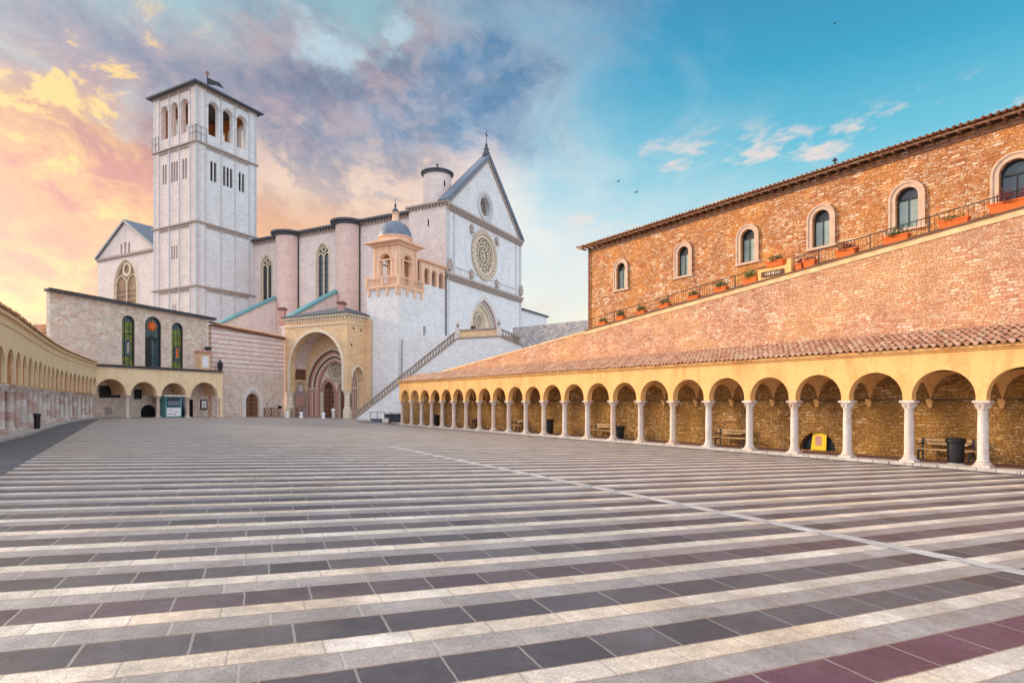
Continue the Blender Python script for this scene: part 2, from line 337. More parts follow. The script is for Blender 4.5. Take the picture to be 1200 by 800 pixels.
def mat_paving():
    m, n, p = newmat('piazza_paving', .5, .5)
    pos = posof(n); x, y, _ = n.sep(pos)
    u = n.m('ADD', n.m('MULTIPLY', x, .9185), n.m('MULTIPLY', y, .3955))
    wob = n.m('MULTIPLY', n.m('SUBTRACT', n.noise(pos, .35, 2), .5), .06)
    bend = n.m('MULTIPLY', n.m('SQRT', n.m('ADD', n.m('MULTIPLY', x, x), 9.0)), -.055)
    v = n.m('ADD', n.m('MULTIPLY', n.m('ADD', n.m('ADD', n.m('MULTIPLY', x, -.41), bend), y), .925), wob)
    v = n.m('ADD', n.m('DIVIDE', v, PERIOD), PHASE)
    v = n.m('ADD', v, n.m('MULTIPLY', n.m('SUBTRACT', n.noise(pos, 14, 3), .5), .022)); u = n.m('ADD', u, n.m('MULTIPLY', n.m('SUBTRACT', n.noise(pos, 11, 3), .5), .02))
    row = n.m('FLOOR', v); f = n.m('FRACT', v)
    b1 = n.m('GREATER_THAN', f, .43); b2 = n.m('GREATER_THAN', f, .74)
    sub = n.m('ADD', b1, b2)
    bid = n.m('ADD', n.m('MULTIPLY', row, 3), sub)
    w1 = n.new('ShaderNodeTexWhiteNoise', noise_dimensions='1D'); n.put(w1.inputs['W'], bid)
    ru, rg, rb = n.sep(w1.outputs['Color'])
    sl = n.m('ADD', n.m('DIVIDE', u, n.m('ADD', .54, n.m('MULTIPLY', rg, .16))), n.m('MULTIPLY', ru, 9))
    si = n.m('FLOOR', sl); sf = n.m('FRACT', sl)
    w2 = n.new('ShaderNodeTexWhiteNoise', noise_dimensions='2D'); n.put(w2.inputs['Vector'], n.vec(bid, si))
    r1, r2, r3 = n.sep(w2.outputs['Color'])
    wr = n.new('ShaderNodeTexWhiteNoise', noise_dimensions='1D'); n.put(wr.inputs['W'], row)
    rr, rr2, _b = n.sep(wr.outputs['Color'])
    dark = n.mix(r1, (.070, .060, .068), (.135, .116, .124))
    dark = n.mix(n.m('MAXIMUM', n.m('MULTIPLY', n.m('MULTIPLY', n.m('COMPARE', row, RED_ROW, .1), n.m('GREATER_THAN', x, 1.25)), .85), n.m('MULTIPLY', n.m('GREATER_THAN', rr, .82), .25)), dark, (.15, .052, .075))
    mid = n.mix(r1, (.25, .215, .21), (.37, .33, .315))
    mid = n.mix(n.m('MULTIPLY', rr2, .55), mid, (.46, .40, .36))
    cream = n.mix(r1, (.60, .53, .46), (.76, .68, .60))
    cream = n.mix(n.m('MULTIPLY', n.m('ADD', n.m('MULTIPLY', r2, .35), n.step(n.noise(pos, .25, 3), .45, .65)), .6, clamp=True), cream, (.80, .60, .40))
    c = n.mix(b2, n.mix(b1, dark, mid), cream)
    gr = n.noise(pos, 60, 4, .7); st = n.noise(pos, 1.6, 6, .65); ms = n.noise(pos, 9, 5, .7)
    c = n.mix(1.0, c, n.ramp(gr, [(.3, .62), (.7, 1.30)]), 'MULTIPLY')
    c = n.mix(1.0, c, n.ramp(st, [(.3, .72), (.7, 1.14)]), 'MULTIPLY')
    c = n.mix(1.0, c, n.ramp(ms, [(.3, .80), (.7, 1.12)]), 'MULTIPLY')
    spot = n.step(n.noise(pos, 5.5, 3, .5), .73, .78)
    c = n.mix(n.m('MULTIPLY', spot, .5), c, (.06, .055, .055))
    dirt = n.step(n.noise(pos, .55, 7, .7), .52, .70)
    c = n.mix(n.m('MULTIPLY', dirt, .38), c, (.17, .145, .13))
    crk = n.step(n.m('ABSOLUTE', n.m('SUBTRACT', n.noise(pos, 1.9, 6, .7), .5)), .006, .001)
    c = n.mix(n.m('MULTIPLY', crk, .35), c, (.08, .07, .065))
    # joints across the bands, then along them
    je = n.m('MINIMUM', sf, n.m('SUBTRACT', 1.0, sf))
    j = n.step(je, .022, .008)
    dj = n.m('MINIMUM', n.m('MINIMUM', n.m('ABSOLUTE', n.m('SUBTRACT', f, .43)), n.m('ABSOLUTE', n.m('SUBTRACT', f, .74))), n.m('MINIMUM', f, n.m('SUBTRACT', 1.0, f)))
    j2 = n.step(dj, .014, .006)
    jc = n.mix(n.noise(pos, 3, 2), (.30, .27, .25), (.52, .47, .43))
    jc = n.mix(b2, jc, (.30, .25, .22))
    c = n.mix(n.m('MULTIPLY', j, .48), c, jc)
    c = n.mix(n.m('MULTIPLY', j2, .7), c, (.30, .21, .15))
    n.put(p.inputs['Base Color'], c)
    n.put(p.inputs['Roughness'], n.ramp(st, [(.3, .38), (.7, .62)]))
    h = n.m('SUBTRACT', n.m('MULTIPLY', gr, .25), n.m('MAXIMUM', j, j2))
    bump(n, p, h, .35, .008)
    return m
PERIOD = .934; PHASE = 0.0
# phase so that the cream band crosses photo pixel (0,740)
def ground_z(x, y): return .029*((16.3-x)*.816+(20.4-y)*.576)
def ground_at(px, py):
    a = (px-600)/F; b = (HZ-py)/F      # z = EYE + b*D ; plane z = k0 + kx*x + ky*y
    k0 = .029*(16.3*.816+20.4*.576); D = (EYE-k0)/(-b - .029*.816*a - .029*.576)
    return (a*D, D)
gx, gy = ground_at(0, 740)
PHASE = .87 - ((-.41*gx-.055*math.sqrt(gx*gx+9)+gy)*.925/PERIOD) % 1.0
rx_, ry_ = ground_at(1060, 770)
RED_ROW = float(math.floor((-.41*rx_-.055*math.sqrt(rx_*rx_+9)+ry_)*.925/PERIOD+PHASE))
M['paving'] = mat_paving()
def mat_slabs(name, a, b):
    m, n, p = newmat(name, .75, .3)
    uv = uvof(n)
    bt = n.new('ShaderNodeTexBrick'); n.put(bt.inputs['Vector'], posof(n)); bt.inputs['Scale'].default_value = 1
    bt.inputs['Brick Width'].default_value = .9; bt.inputs['Row Height'].default_value = .45; bt.inputs['Mortar Size'].default_value = .012
    n.put(bt.inputs['Color1'], a); n.put(bt.inputs['Color2'], b); n.put(bt.inputs['Mortar'], (.2, .18, .17))
    f = n.noise(posof(n), 2.2, 6, .7); f2 = n.noise(posof(n), 40, 4, .7)
    c = n.mix(1.0, bt.outputs[0], n.ramp(f, [(.3, .75), (.7, 1.15)]), 'MULTIPLY')
    c = n.mix(1.0, c, n.ramp(f2, [(.3, .8), (.7, 1.15)]), 'MULTIPLY')
    n.put(p.inputs['Base Color'], c); return m
M['road'] = mat_slabs('road_slabs', (.105, .10, .105), (.14, .13, .135))
M['redfloor'] = mat_slabs('red_floor', (.16, .065, .055), (.20, .09, .07))
M['kerb'] = mat_slabs('kerb_stone', (.52, .46, .40), (.60, .54, .47))
M['line'] = mat_slabs('line_stone', (.44, .40, .37), (.56, .52, .48))

# ---------------------------------------------------------------- geometry helpers
class Fr:
    """Vertical plane: s along it, z up, d towards the camera side."""
    def __init__(s, o, u, flip=False):
        s.o = Vector(o); s.u = Vector(u).normalized(); n = Vector((s.u.y, -s.u.x))
        if n.dot(-s.o) < 0: n = -n
        if flip: n = -n
        s.n = n
    def p(s, a, z, d=0.0):
        q = s.o+s.u*a+s.n*d; return Vector((q.x, q.y, z))
    def s_at(s, px, d=0.0):
        a = (px-600)/F; b = s.o+s.n*d
        return (a*b.y-b.x)/(s.u.x-a*s.u.y)
    def z_at(s, py, a, d=0.0):
        b = s.o+s.n*d+s.u*a; return EYE+(HZ-py)/F*b.y
    def sub(s, a, d=0.0):
        q = s.o+s.u*a+s.n*d; f = Fr((q.x, q.y), (s.u.x, s.u.y)); f.n = s.n.copy(); return f

def wloc(o):
    v = Vector((0, 0, 0))
    while o: v += o.location; o = o.parent
    return v
class MB:
    def __init__(s): s.v = []; s.f = []; s.uv = []
    def poly(s, pts, uv=None):
        i = len(s.v); s.v += [Vector(p) for p in pts]; s.f.append(list(range(i, i+len(pts)))); s.uv.append(uv)
    def tris(s, loops, conv):
        """loops of 2D points -> filled faces through conv(pt)"""
        L = [[Vector((a, b, 0)) for a, b in lp] for lp in loops]
        flat = [q for lp in loops for q in lp]; i = len(s.v)
        s.v += [conv(q) for q in flat]
        for t in tessellate_polygon(L): s.f.append([i+k for k in t]); s.uv.append(None)
    def panel(s, fr, outer, holes=(), d0=0.0, d1=-.5, skip=None, back=True):
        s.tris([outer, *holes], lambda q: fr.p(q[0], q[1], d0))
        if back: s.tris([outer, *holes], lambda q: fr.p(q[0], q[1], d1))
        for lp in (outer, *holes):
            for i in range(len(lp)):
                a, b = lp[i], lp[(i+1) % len(lp)]
                if skip and skip(a, b): continue
                s.poly([fr.p(*a, d0), fr.p(*b, d0), fr.p(*b, d1), fr.p(*a, d1)])
    def box(s, fr, s0, s1, z0, z1, d0, d1):
        P = [fr.p(a, z, d) for d in (d0, d1) for z in (z0, z1) for a in (s0, s1)]
        i = len(s.v); s.v += P
        for q in ((0, 1, 3, 2), (4, 6, 7, 5), (0, 4, 5, 1), (2, 3, 7, 6), (0, 2, 6, 4), (1, 5, 7, 3)):
            s.f.append([i+k for k in q]); s.uv.append(None)
    def hexa(s, P):
        i = len(s.v); s.v += [Vector(p) for p in P]
        for q in ((0, 1, 2, 3), (4, 7, 6, 5), (0, 4, 5, 1), (1, 5, 6, 2), (2, 6, 7, 3), (3, 7, 4, 0)):
            s.f.append([i+k for k in q]); s.uv.append(None)
    def wbox(s, x0, x1, y0, y1, z0, z1):
        s.hexa([(x0, y0, z0), (x1, y0, z0), (x1, y1, z0), (x0, y1, z0), (x0, y0, z1), (x1, y0, z1), (x1, y1, z1), (x0, y1, z1)])
    def slab(s, pts, z0, z1):
        """prism from plan outline; z may be callable"""
        f0 = z0 if callable(z0) else (lambda x, y: z0); f1 = z1 if callable(z1) else (lambda x, y: z1)
        s.tris([pts], lambda q: Vector((q[0], q[1], f1(*q)))); s.tris([pts], lambda q: Vector((q[0], q[1], f0(*q))))
        for i in range(len(pts)):
            a, b = pts[i], pts[(i+1) % len(pts)]
            s.poly([(*a, f0(*a)), (*b, f0(*b)), (*b, f1(*b)), (*a, f1(*a))])
    def lathe(s, c, prof, seg=24, a0=0.0, a1=2*math.pi, sq=None):
        """prof = [(r,z)]"""
        full = abs(a1-a0-2*math.pi) < 1e-6; n = seg if full else seg+1
        i = len(s.v)
        for r, z in prof:
            for k in range(n):
                t = a0+(a1-a0)*k/seg
                s.v.append(Vector((c[0]+r*math.cos(t), c[1]+r*math.sin(t), (c[2] if len(c) > 2 else 0)+z)))
        for j in range(len(prof)-1):
            for k in range(seg):
                k2 = (k+1) % n
                s.f.append([i+j*n+k, i+j*n+k2, i+(j+1)*n+k2, i+(j+1)*n+k])
                r0 = max(prof[j][0], prof[j+1][0]); z = (prof[j][1], prof[j+1][1]); cz = (c[2] if len(c) > 2 else 0)
                ua, ub = (a0+(a1-a0)*k/seg)*r0, (a0+(a1-a0)*(k+1)/seg)*r0
                vz = (z[0]+cz, z[1]+cz) if abs(z[1]-z[0]) > 1e-4 else (prof[j][0], prof[j+1][0])
                s.uv.append([(ua, vz[0]), (ub, vz[0]), (ub, vz[1]), (ua, vz[1])])
        if full:
            for j in (0, len(prof)-1):
                if prof[j][0] > 1e-4: s.f.append([i+j*n+k for k in range(n)]); s.uv.append(None)
    def tube(s, p, q, r, seg=8, r2=None):
        p = Vector(p); q = Vector(q); ax = (q-p).normalized(); r2 = r if r2 is None else r2
        t = ax.orthogonal().normalized(); b = ax.cross(t); i = len(s.v)
        for c, rr in ((p, r), (q, r2)):
            for k in range(seg):
                a = 2*math.pi*k/seg; s.v.append(c+(t*math.cos(a)+b*math.sin(a))*rr)
        for k in range(seg):
            s.f.append([i+k, i+(k+1) % seg, i+seg+(k+1) % seg, i+seg+k]); s.uv.append(None)
        s.f.append([i+k for k in range(seg)]); s.uv.append(None); s.f.append([i+seg+k for k in range(seg)]); s.uv.append(None)
    def sweep(s, fr, path, w, d0, d1):
        """band of width w (inwards/outwards +-w/2) following a 2D path in the frame, between depths"""
        n = len(path); L = []; Rr = []
        for i, (a, z) in enumerate(path):
            p0 = path[max(i-1, 0)]; p1 = path[min(i+1, n-1)]
            t = Vector((p1[0]-p0[0], p1[1]-p0[1])); t = t.normalized() if t.length > 1e-9 else Vector((1, 0))
            nn = Vector((-t.y, t.x))*w/2
            L.append((a+nn.x, z+nn.y)); Rr.append((a-nn.x, z-nn.y))
        for i in range(n-1):
            A, B, Cc, D = L[i], L[i+1], Rr[i+1], Rr[i]
            s.hexa([fr.p(*A, d0), fr.p(*B, d0), fr.p(*Cc, d0), fr.p(*D, d0), fr.p(*A, d1), fr.p(*B, d1), fr.p(*Cc, d1), fr.p(*D, d1)])
    def ring(s, fr, c, r0, r1, d0, d1, seg=40):
        for k in range(seg):
            a, b = 2*math.pi*k/seg, 2*math.pi*(k+1)/seg
            P = [(c[0]+r*math.cos(t), c[1]+r*math.sin(t)) for r, t in ((r0, a), (r1, a), (r1, b), (r0, b))]
            s.poly([fr.p(*q, d0) for q in P])
            s.poly([fr.p(*P[1], d0), fr.p(*P[2], d0), fr.p(*P[2], d1), fr.p(*P[1], d1)])
            s.poly([fr.p(*P[0], d0), fr.p(*P[3], d0), fr.p(*P[3], d1), fr.p(*P[0], d1)])
    def disc(s, fr, c, r, d, seg=40):
        s.poly([fr.p(c[0]+r*math.cos(2*math.pi*k/seg), c[1]+r*math.sin(2*math.pi*k/seg), d) for k in range(seg)])
    def build(s, name, mat, parent=None, smooth=False, seams=True):
        off = wloc(parent)
        me = bpy.data.meshes.new(name)
        me.from_pydata([v-off for v in s.v], [], s.f)
        uvl = me.uv_layers.new(name='UVMap'); Z = Vector((0, 0, 1)); k = 0
        data = []
        for f, uv in zip(s.f, s.uv):
            if uv: data += [c for q in uv for c in q]; continue
            if len(f) > 2:
                n = (s.v[f[1]]-s.v[f[0]]).cross(s.v[f[2]]-s.v[f[0]])
                if n.length < 1e-12 and len(f) > 3: n = (s.v[f[2]]-s.v[f[0]]).cross(s.v[f[3]]-s.v[f[0]])
            n = n.normalized() if n.length > 1e-12 else Z
            t = Z.cross(n)
            if t.length < .02: t, b = Vector((1, 0, 0)), Vector((0, 1, 0))
            else:
                t.normalize(); b = n.cross(t)
                if b.z < 0: b = -b
                if (t.x+t.y*.37) < 0: t = -t
            for i in f: q = s.v[i]; data += [q.dot(t), q.dot(b)]
        uvl.data.foreach_set('uv', data)
        import bmesh
        bm = bmesh.new(); bm.from_mesh(me); bmesh.ops.remove_doubles(bm, verts=bm.verts, dist=1e-5)
        bmesh.ops.recalc_face_normals(bm, faces=bm.faces); bm.to_mesh(me); bm.free()
        if smooth:
            me.polygons.foreach_set('use_smooth', [True]*len(me.polygons))
            try: me.set_sharp_from_angle(angle=R(38))
            except Exception: pass
        me.materials.append(M[mat])
        o = bpy.data.objects.new(name, me); C.objects.link(o)
        if parent: o.parent = parent
        return o

def thing(name, label, cat, loc, group=None):
    o = bpy.data.objects.new(name, None); o.empty_display_size = .3; C.objects.link(o); o.location = loc
    o['label'] = label; o['category'] = cat
    if group: o['group'] = group
    return o
def tag(o, label, cat, group=None):
    o['label'] = label; o['category'] = cat
    if group: o['group'] = group
    return o
def struct(mb, name, mat):
    o = mb.build(name, mat); o['kind'] = 'structure'; return o
def dup(o, parent, loc=None, rz=None):
    c = o.copy(); C.objects.link(c); c.parent = parent
    if loc is not None: c.location = loc
    if rz is not None: c.rotation_euler = (0, 0, rz)
    for ch in o.children: dup(ch, c)
    return c

def arch(c, z0, zs, hw, n=16, pointed=False, k=1.35):
    """closed opening outline: from (c-hw,z0) up over the arch and down to (c+hw,z0)"""
    return [(c-hw, z0)] + arc(c, zs, hw, n, pointed, k) + [(c+hw, z0)]
def arc(c, zs, hw, n=16, pointed=False, k=1.35):
    if not pointed: return [(c-hw*math.cos(math.pi*i/n), zs+hw*math.sin(math.pi*i/n)) for i in range(n+1)]
    r = hw*k; cx = r-hw; amax = math.acos(cx/r); h = n//2; out = []
    for i in range(h+1):
        t = amax*i/h; out.append((c+cx-r*math.cos(t), zs+r*math.sin(t)))
    for i in range(h-1, -1, -1):
        t = amax*i/h; out.append((c-cx+r*math.cos(t), zs+r*math.sin(t)))
    return out
def circ(c, z, r, n=40): return [(c+r*math.cos(2*math.pi*i/n), z+r*math.sin(2*math.pi*i/n)) for i in range(n)]

def tile_roof(mb, P, length, run, pitch=.24, row=.42, rad=.07, seed=1, maxrows=99):
    """P(s, t) -> point on roof plane, s along eave 0..length, t up the slope 0..run; Pn = up normal"""
    rnd = random.Random(seed)
    o = P(0, 0); es = (P(1, 0)-o).normalized(); et = (P(0, 1)-o).normalized(); nn = es.cross(et)
    if nn.z < 0: nn = -nn
    ncol = int(length/pitch); nrow = min(int(run/row), maxrows); prof = [(0, 0), (.12, .6), (.3, 1), (.48, .6), (.6, 0), (.7, -.35), (.9, -.35)]
    for r in range(nrow):
        t0 = r*row; t1 = (r+1)*row+.02
        i0 = len(mb.v); cnt = 0
        for c in range(ncol):
            j = rnd.uniform(-.012, .012); jt = rnd.uniform(-.03, .03); js = rnd.uniform(-.01, .01)
            for (a, h) in prof:
                sx = (c+a)*pitch+js
                mb.v.append(P(sx, t0+jt)+nn*(h*rad+.035+j)); mb.v.append(P(sx, t1)+nn*(h*rad*.85)); cnt += 1
        for k in range(cnt-1):
            a = i0+2*k; mb.f.append([a, a+2, a+3, a+1]); c = k/7*pitch
            mb.uv.append([(c, t0+.01), (c+pitch/8, t0+.01), (c+pitch/8, t1-.04), (c, t1-.04)])
    # bed under the tiles
    q = [P(0, .28)-nn*.06, P(length, .28)-nn*.06, P(length, run)-nn*.06, P(0, run)-nn*.06]
    q2 = [v-nn*.08 for v in q]; mb.hexa(q+q2)

def leaves(mb, c, rad, n, size, seed=0):
    rnd = random.Random(seed)
    for _ in range(n):
        while True:
            d = Vector((rnd.uniform(-1, 1), rnd.uniform(-1, 1), rnd.uniform(-1, 1)))
            if d.length < 1: break
        q = Vector(c)+Vector((d.x*rad[0], d.y*rad[1], d.z*rad[2]))
        a = Vector((rnd.uniform(-1, 1), rnd.uniform(-1, 1), rnd.uniform(-1, 1))).normalized(); b = a.orthogonal().normalized()
        s_ = size*rnd.uniform(.6, 1.3)
        mb.poly([q-a*s_, q-b*s_*.45, q+a*s_, q+b*s_*.45])

# ================================================================ GROUND
NV, LV = Vector((-.816, -.576)), Vector((-.576, .816)); RO = Vector((16.3, 20.4))
def gz(x, y, lo=-12, hi=40):
    d = (Vector((x, y))-RO).dot(NV); return .029*min(max(d, lo), hi)
mb = MB()
ns = [-2500, -12, 40, 2500]
for i in range(3):
    for a, b in ((-2500, 2500),):
        q = [RO+NV*ns[i]+LV*a, RO+NV*ns[i+1]+LV*a, RO+NV*ns[i+1]+LV*b, RO+NV*ns[i]+LV*b]
        mb.poly([(v.x, v.y, gz(v.x, v.y)-.03) for v in q])
struct(mb, 'ground', 'earth')
def sheet(pts, name, mat, lift):
    mb = MB(); mb.tris([pts], lambda q: Vector((q[0], q[1], gz(*q)+lift))); return struct(mb, name, mat)
# edges of the plaza
g0 = Vector(ground_at(0, 558)); g1 = Vector(ground_at(120, 488.5)); gd = (g1-g0).normalized()
edge = lambda t: g0+gd*t
RF = Fr((16.3, 20.4), (-.576, .816)); RF.n = Vector((-.816, -.576))       # right portico line
rp = lambda s, d: tuple((RF.o+RF.u*s+RF.n*d))
sheet([tuple(edge(-26)), tuple(edge(54)), (-36, 92), (-12, 92), rp(58, .95), rp(-30, .95)], 'piazza_paving', 'paving', 0.0)
sheet([rp(-30, .93), rp(-30, .35), rp(60, .35), rp(60, .93)], 'pavement_edge', 'road', .004)

# left road strip between the striped field and the left portico
LPTS = [Vector(p) for p in ((-16.2, 15.0), (-22.5, 25.8), (-26.3, 31.7), (-33.3, 42.7), (-39.0, 52.8), (-43.3, 61.0))]
def curve(t):
    n = len(LPTS)-1; t = min(max(t, 0), n-1e-6); i = int(t); f = t-i
    p = [LPTS[max(i-1, 0)], LPTS[i], LPTS[i+1], LPTS[min(i+2, n)]]
    if i == 0: p[0] = 2*p[1]-p[2]
    return .5*((2*p[1])+(p[2]-p[0])*f+(2*p[0]-5*p[1]+4*p[2]-p[3])*f*f+(3*p[1]-p[0]-3*p[2]+p[3])*f**3)
dense = [curve(i*5/400) for i in range(401)]
acc = [0]
for a, b in zip(dense, dense[1:]): acc.append(acc[-1]+(b-a).length)
NB = 25; LC = []
for k in range(NB+1):
    L = acc[-1]*k/NB; j = max(i for i in range(401) if acc[i] <= L+1e-9); LC.append(dense[j])
road_in = [c+Vector((.86, .51))*.75 for c in LC[::3]]+[LC[-1]+Vector((.86, .51))*.75]
mbr = [tuple(v) for v in road_in]+[tuple(edge(53)), tuple(edge(-26)), (-8, 0)]
sheet(mbr, 'road', 'road', .004)
# diagonal pale line in the paving
a, b = Vector(ground_at(1200, 671)), Vector(ground_at(460, 523.5)); dd = (b-a).normalized(); nn = Vector((-dd.y, dd.x))*.15
A0 = a-dd*8; B0 = b
sheet([tuple(A0-nn), tuple(A0+nn), tuple(B0+nn), tuple(B0-nn)], 'paving_line', 'line', .004)

# ================================================================ columns
def make_column(parent, loc, H, r, mat, rz=0.0):
    """shaft mesh at its base, children base and capital"""
    def at0(mbx, name, m, par, smooth=True):
        o = mbx.build(name, m, None, smooth); o.parent = par; return o
    mbx = MB(); mbx.lathe((0, 0), [(r*1.05, .2), (r, .4), (r*.98, H*.6), (r*.9, H-.34), (r*.97, H-.32)], 20)
    sh = at0(mbx, 'column', mat, parent)
    mbx = MB(); f = Fr((0, 0), (1, 0)); f.n = Vector((0, -1)); w = r*1.5
    mbx.box(f, -w, w, 0, .08, -w, w)
    mbx.lathe((0, 0), [(r*1.42, .08), (r*1.48, .115), (r*1.38, .15), (r*1.12, .17), (r*1.14, .19), (r*1.24, .205), (r*1.18, .23), (r*1.04, .25)], 20)
    at0(mbx, 'column_base', mat, sh)
    mbx = MB(); mbx.lathe((0, 0), [(r*.96, H-.33), (r*1.05, H-.30), (r*.98, H-.27), (r*1.1, H-.2), (r*1.4, H-.11), (r*1.45, H-.085)], 20)
    w = r*1.5; mbx.box(f, -w, w, H-.085, H, -w, w)
    for k in range(8):
        t = 2*math.pi*k/8+.39; mbx.tube((r*1.02*math.cos(t), r*1.02*math.sin(t), H-.27), (r*1.38*math.cos(t), r*1.38*math.sin(t), H-.12), .03, 6)
    at0(mbx, 'capital', mat, sh)
    sh.location = Vector(loc)-wloc(parent); sh.rotation_euler = (0, 0, rz)
    return sh

def bay(mb, fr, s0, s1, zc, zt, hw, stilt, d0, d1, pointed=False):
    c = (s0+s1)/2
    low = [(s0, zc), (c-hw, zc)]+arc(c, zc+stilt, hw, 18, pointed)+[(c+hw, zc), (s1, zc)]
    outer = low+[(s1, zt), (s0, zt)]
    mb.panel(fr, outer, (), d0, d1, skip=lambda a, b: abs(a[0]-b[0]) < 1e-6 and abs(a[1]-b[1]) > (zt-zc)*.9)

# ================================================================ RIGHT PORTICO
pxs = [1152, 1065.5, 993, 931, 878.5, 830.6, 788.6, 751, 718.6, 688.8, 662, 637.5, 616.5, 596.5, 578.5, 562, 546.5, 532, 518.5, 506, 494, 482.5, 471.5]
scol = [RF.s_at(p) for p in pxs]
scol = [-11.4, -9.1, -6.8, -4.55, -2.3]+scol
ZF, ZCAP, ZT = .12, EYE+.03, EYE+1.93
port = thing('portico', 'long right hand portico of round plaster arches under a mossy tile roof', 'portico', (*rp(0, 0), 0))
cols = []
first = None
for s in scol:
    q = rp(s, 0)
    if first is None: first = make_column(port, (*q, ZF), ZCAP-ZF, .165, 'column_cream', R(35))
    else: dup(first, port, Vector((*q, ZF))-wloc(port), R(35)+random.uniform(-.02, .02))
mb = MB()
for a, b in zip(scol, scol[1:]): bay(mb, RF, a, b, ZCAP, ZT, (b-a)/2-.15, .12, .2, -.2)
mb.box(RF, scol[-1]-.0, scol[-1]+.3, ZCAP, ZT, .2, -.2)
mb.build('arcade_wall', 'plaster', port)
mb = MB()
mb.box(RF, scol[0], scol[-1]+.32, ZT-.16, ZT-.09, .26, .202); mb.box(RF, scol[0], scol[-1]+.34, ZT-.09, ZT+.02, .34, .202)
mb.build('cornice', 'plaster', port)
mb = MB()   # groin vaults behind each arch
for a, b in zip(scol, scol[1:]):
    L = b-a; NS, ND = 14, 8; H = 1.02; D0, D1 = -.2, -1.99; g_ = []
    for i in range(NS+1):
        for j in range(ND+1):
            p_ = 2*i/NS-1; q_ = 2*j/ND-1
            g_.append(RF.p(a+L*i/NS, ZCAP+.04+H*max(math.sqrt(max(1-p_*p_, 0)), math.sqrt(max(1-q_*q_, 0))), D0+(D1-D0)*j/ND))
    i0 = len(mb.v); mb.v += g_
    for i in range(NS):
        for j in range(ND):
            k = i0+i*(ND+1)+j; mb.f.append([k, k+1, k+ND+2, k+ND+1]); mb.uv.append(None)
    mb.hexa([RF.p(b-.05, ZCAP-.28, -1.98), RF.p(b+.05, ZCAP-.28, -1.98), RF.p(b+.05, ZCAP-.28, -1.9), RF.p(b-.05, ZCAP-.28, -1.9),
             RF.p(b-.14, ZCAP+.06, -1.98), RF.p(b+.14, ZCAP+.06, -1.98), RF.p(b+.14, ZCAP+.06, -1.8), RF.p(b-.14, ZCAP+.06, -1.8)])
mb.build('vault', 'plaster', port, True)
tr = None
mid = MB()
for a, b in zip(scol[1:], scol[2:]):
    mbx = MB(); mbx.tube(RF.p(a+.1, ZCAP+.03, -1.75), RF.p(b-.1, ZCAP+.03, -1.75), .022, 6); mbx.build('tie_rod', 'iron', port)
mb = MB()
run = math.hypot(2.5, .88)
def Proof(s, t): return RF.p(scol[0]+s, EYE+1.93+.88*t/run, .47-2.5*t/run)
tile_roof(mb, Proof, scol[-1]-scol[0]+.55, run, .25, .42, .075, 3)
mb.build('roof', 'tiles', port)
mb = MB()
mb.box(RF, scol[0]-2, scol[-1]+.6, gz(*rp(0, 0))-.4, .119, .36, -.36); mb.build('kerb', 'kerb', port)
mb = MB(); mb.box(RF, scol[0]-2, scol[-1]+.6, -.4, .10, -.362, -2.02); mb.build('portico_floor', 'redfloor', port)

# ---------------- retaining wall behind and above the portico
QF = RF.sub(0, -2.0)
wtop = lambda s: 9.25-.0925*(s+.63)
rw = thing('retaining_wall', 'tall sloping salmon rubble retaining wall rising behind the right hand portico', 'wall', (*QF.o, 0))
mb = MB()
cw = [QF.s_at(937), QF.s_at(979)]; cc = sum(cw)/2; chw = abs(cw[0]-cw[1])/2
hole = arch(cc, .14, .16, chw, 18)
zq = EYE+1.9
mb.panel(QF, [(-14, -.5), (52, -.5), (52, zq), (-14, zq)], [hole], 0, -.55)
mb.build('lower_wall', 'shaded_stone', rw)  # lower part coloured darker to stand for shade under the vaults
mb = MB(); mb.panel(QF, [(-14, zq), (52, zq), (52, wtop(52)), (-14, wtop(-14))], (), 0, -.55)
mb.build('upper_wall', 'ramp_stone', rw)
def slopebox(mb, fr, s0, s1, o0, o1, d0, d1, f=wtop):
    mb.hexa([fr.p(s0, f(s0)+o0, d0), fr.p(s1, f(s1)+o0, d0), fr.p(s1, f(s1)+o0, d1), fr.p(s0, f(s0)+o0, d1),
             fr.p(s0, f(s0)+o1, d0), fr.p(s1, f(s1)+o1, d0), fr.p(s1, f(s1)+o1, d1), fr.p(s0, f(s0)+o1, d1)])
mb = MB(); slopebox(mb, QF, -14, 22.5, -.20, .05, .04, -.58); slopebox(mb, QF, 22.5, 52, -.06, .05, .03, -.58); mb.build('coping', 'coping_stone', rw)
mb = MB(); slopebox(mb, QF, -14, 22.5, .05, .10, .12, -.58); mb.build('ledge', 'brown', rw)
# cellar window
w = thing('cellar_window', 'half round cellar window low in the rubble wall with dark panes', 'window', QF.p(cc, .14, -.2))
mb = MB(); mb.tris([[(q[0], q[1]) for q in hole]], lambda q: QF.p(q[0], q[1], -.34)); mb.build('pane', 'glass', w)
mb = MB(); mb.sweep(QF, arc(cc, .16, chw-.04, 18), .08, -.28, -.34)
for k in (-.33, .33): mb.box(QF, cc+k*chw-.03, cc+k*chw+.03, .14, .16+chw*.93, -.28, -.335)
mb.box(QF, cc-chw, cc+chw, .142, .20, -.27, -.336); mb.build('frame', 'iron', w)
mb = MB(); mb.panel(QF, [(cc+.36, .15), (cc-.34, .15), (cc-.38, .98), (cc-.0, 1.12), (cc+.24, 1.02)], (), -.12, -.16)
yb = mb.build('display_board', 'yellow'); tag(yb, 'yellow display board propped in the half round cellar window', 'board')
mb = MB(); mb.panel(QF, [(cc+.14, .35), (cc-.14, .35), (cc-.14, .8), (cc+.14, .8)], (), -.114, -.12); mb.build('notice', 'pinkm', yb)
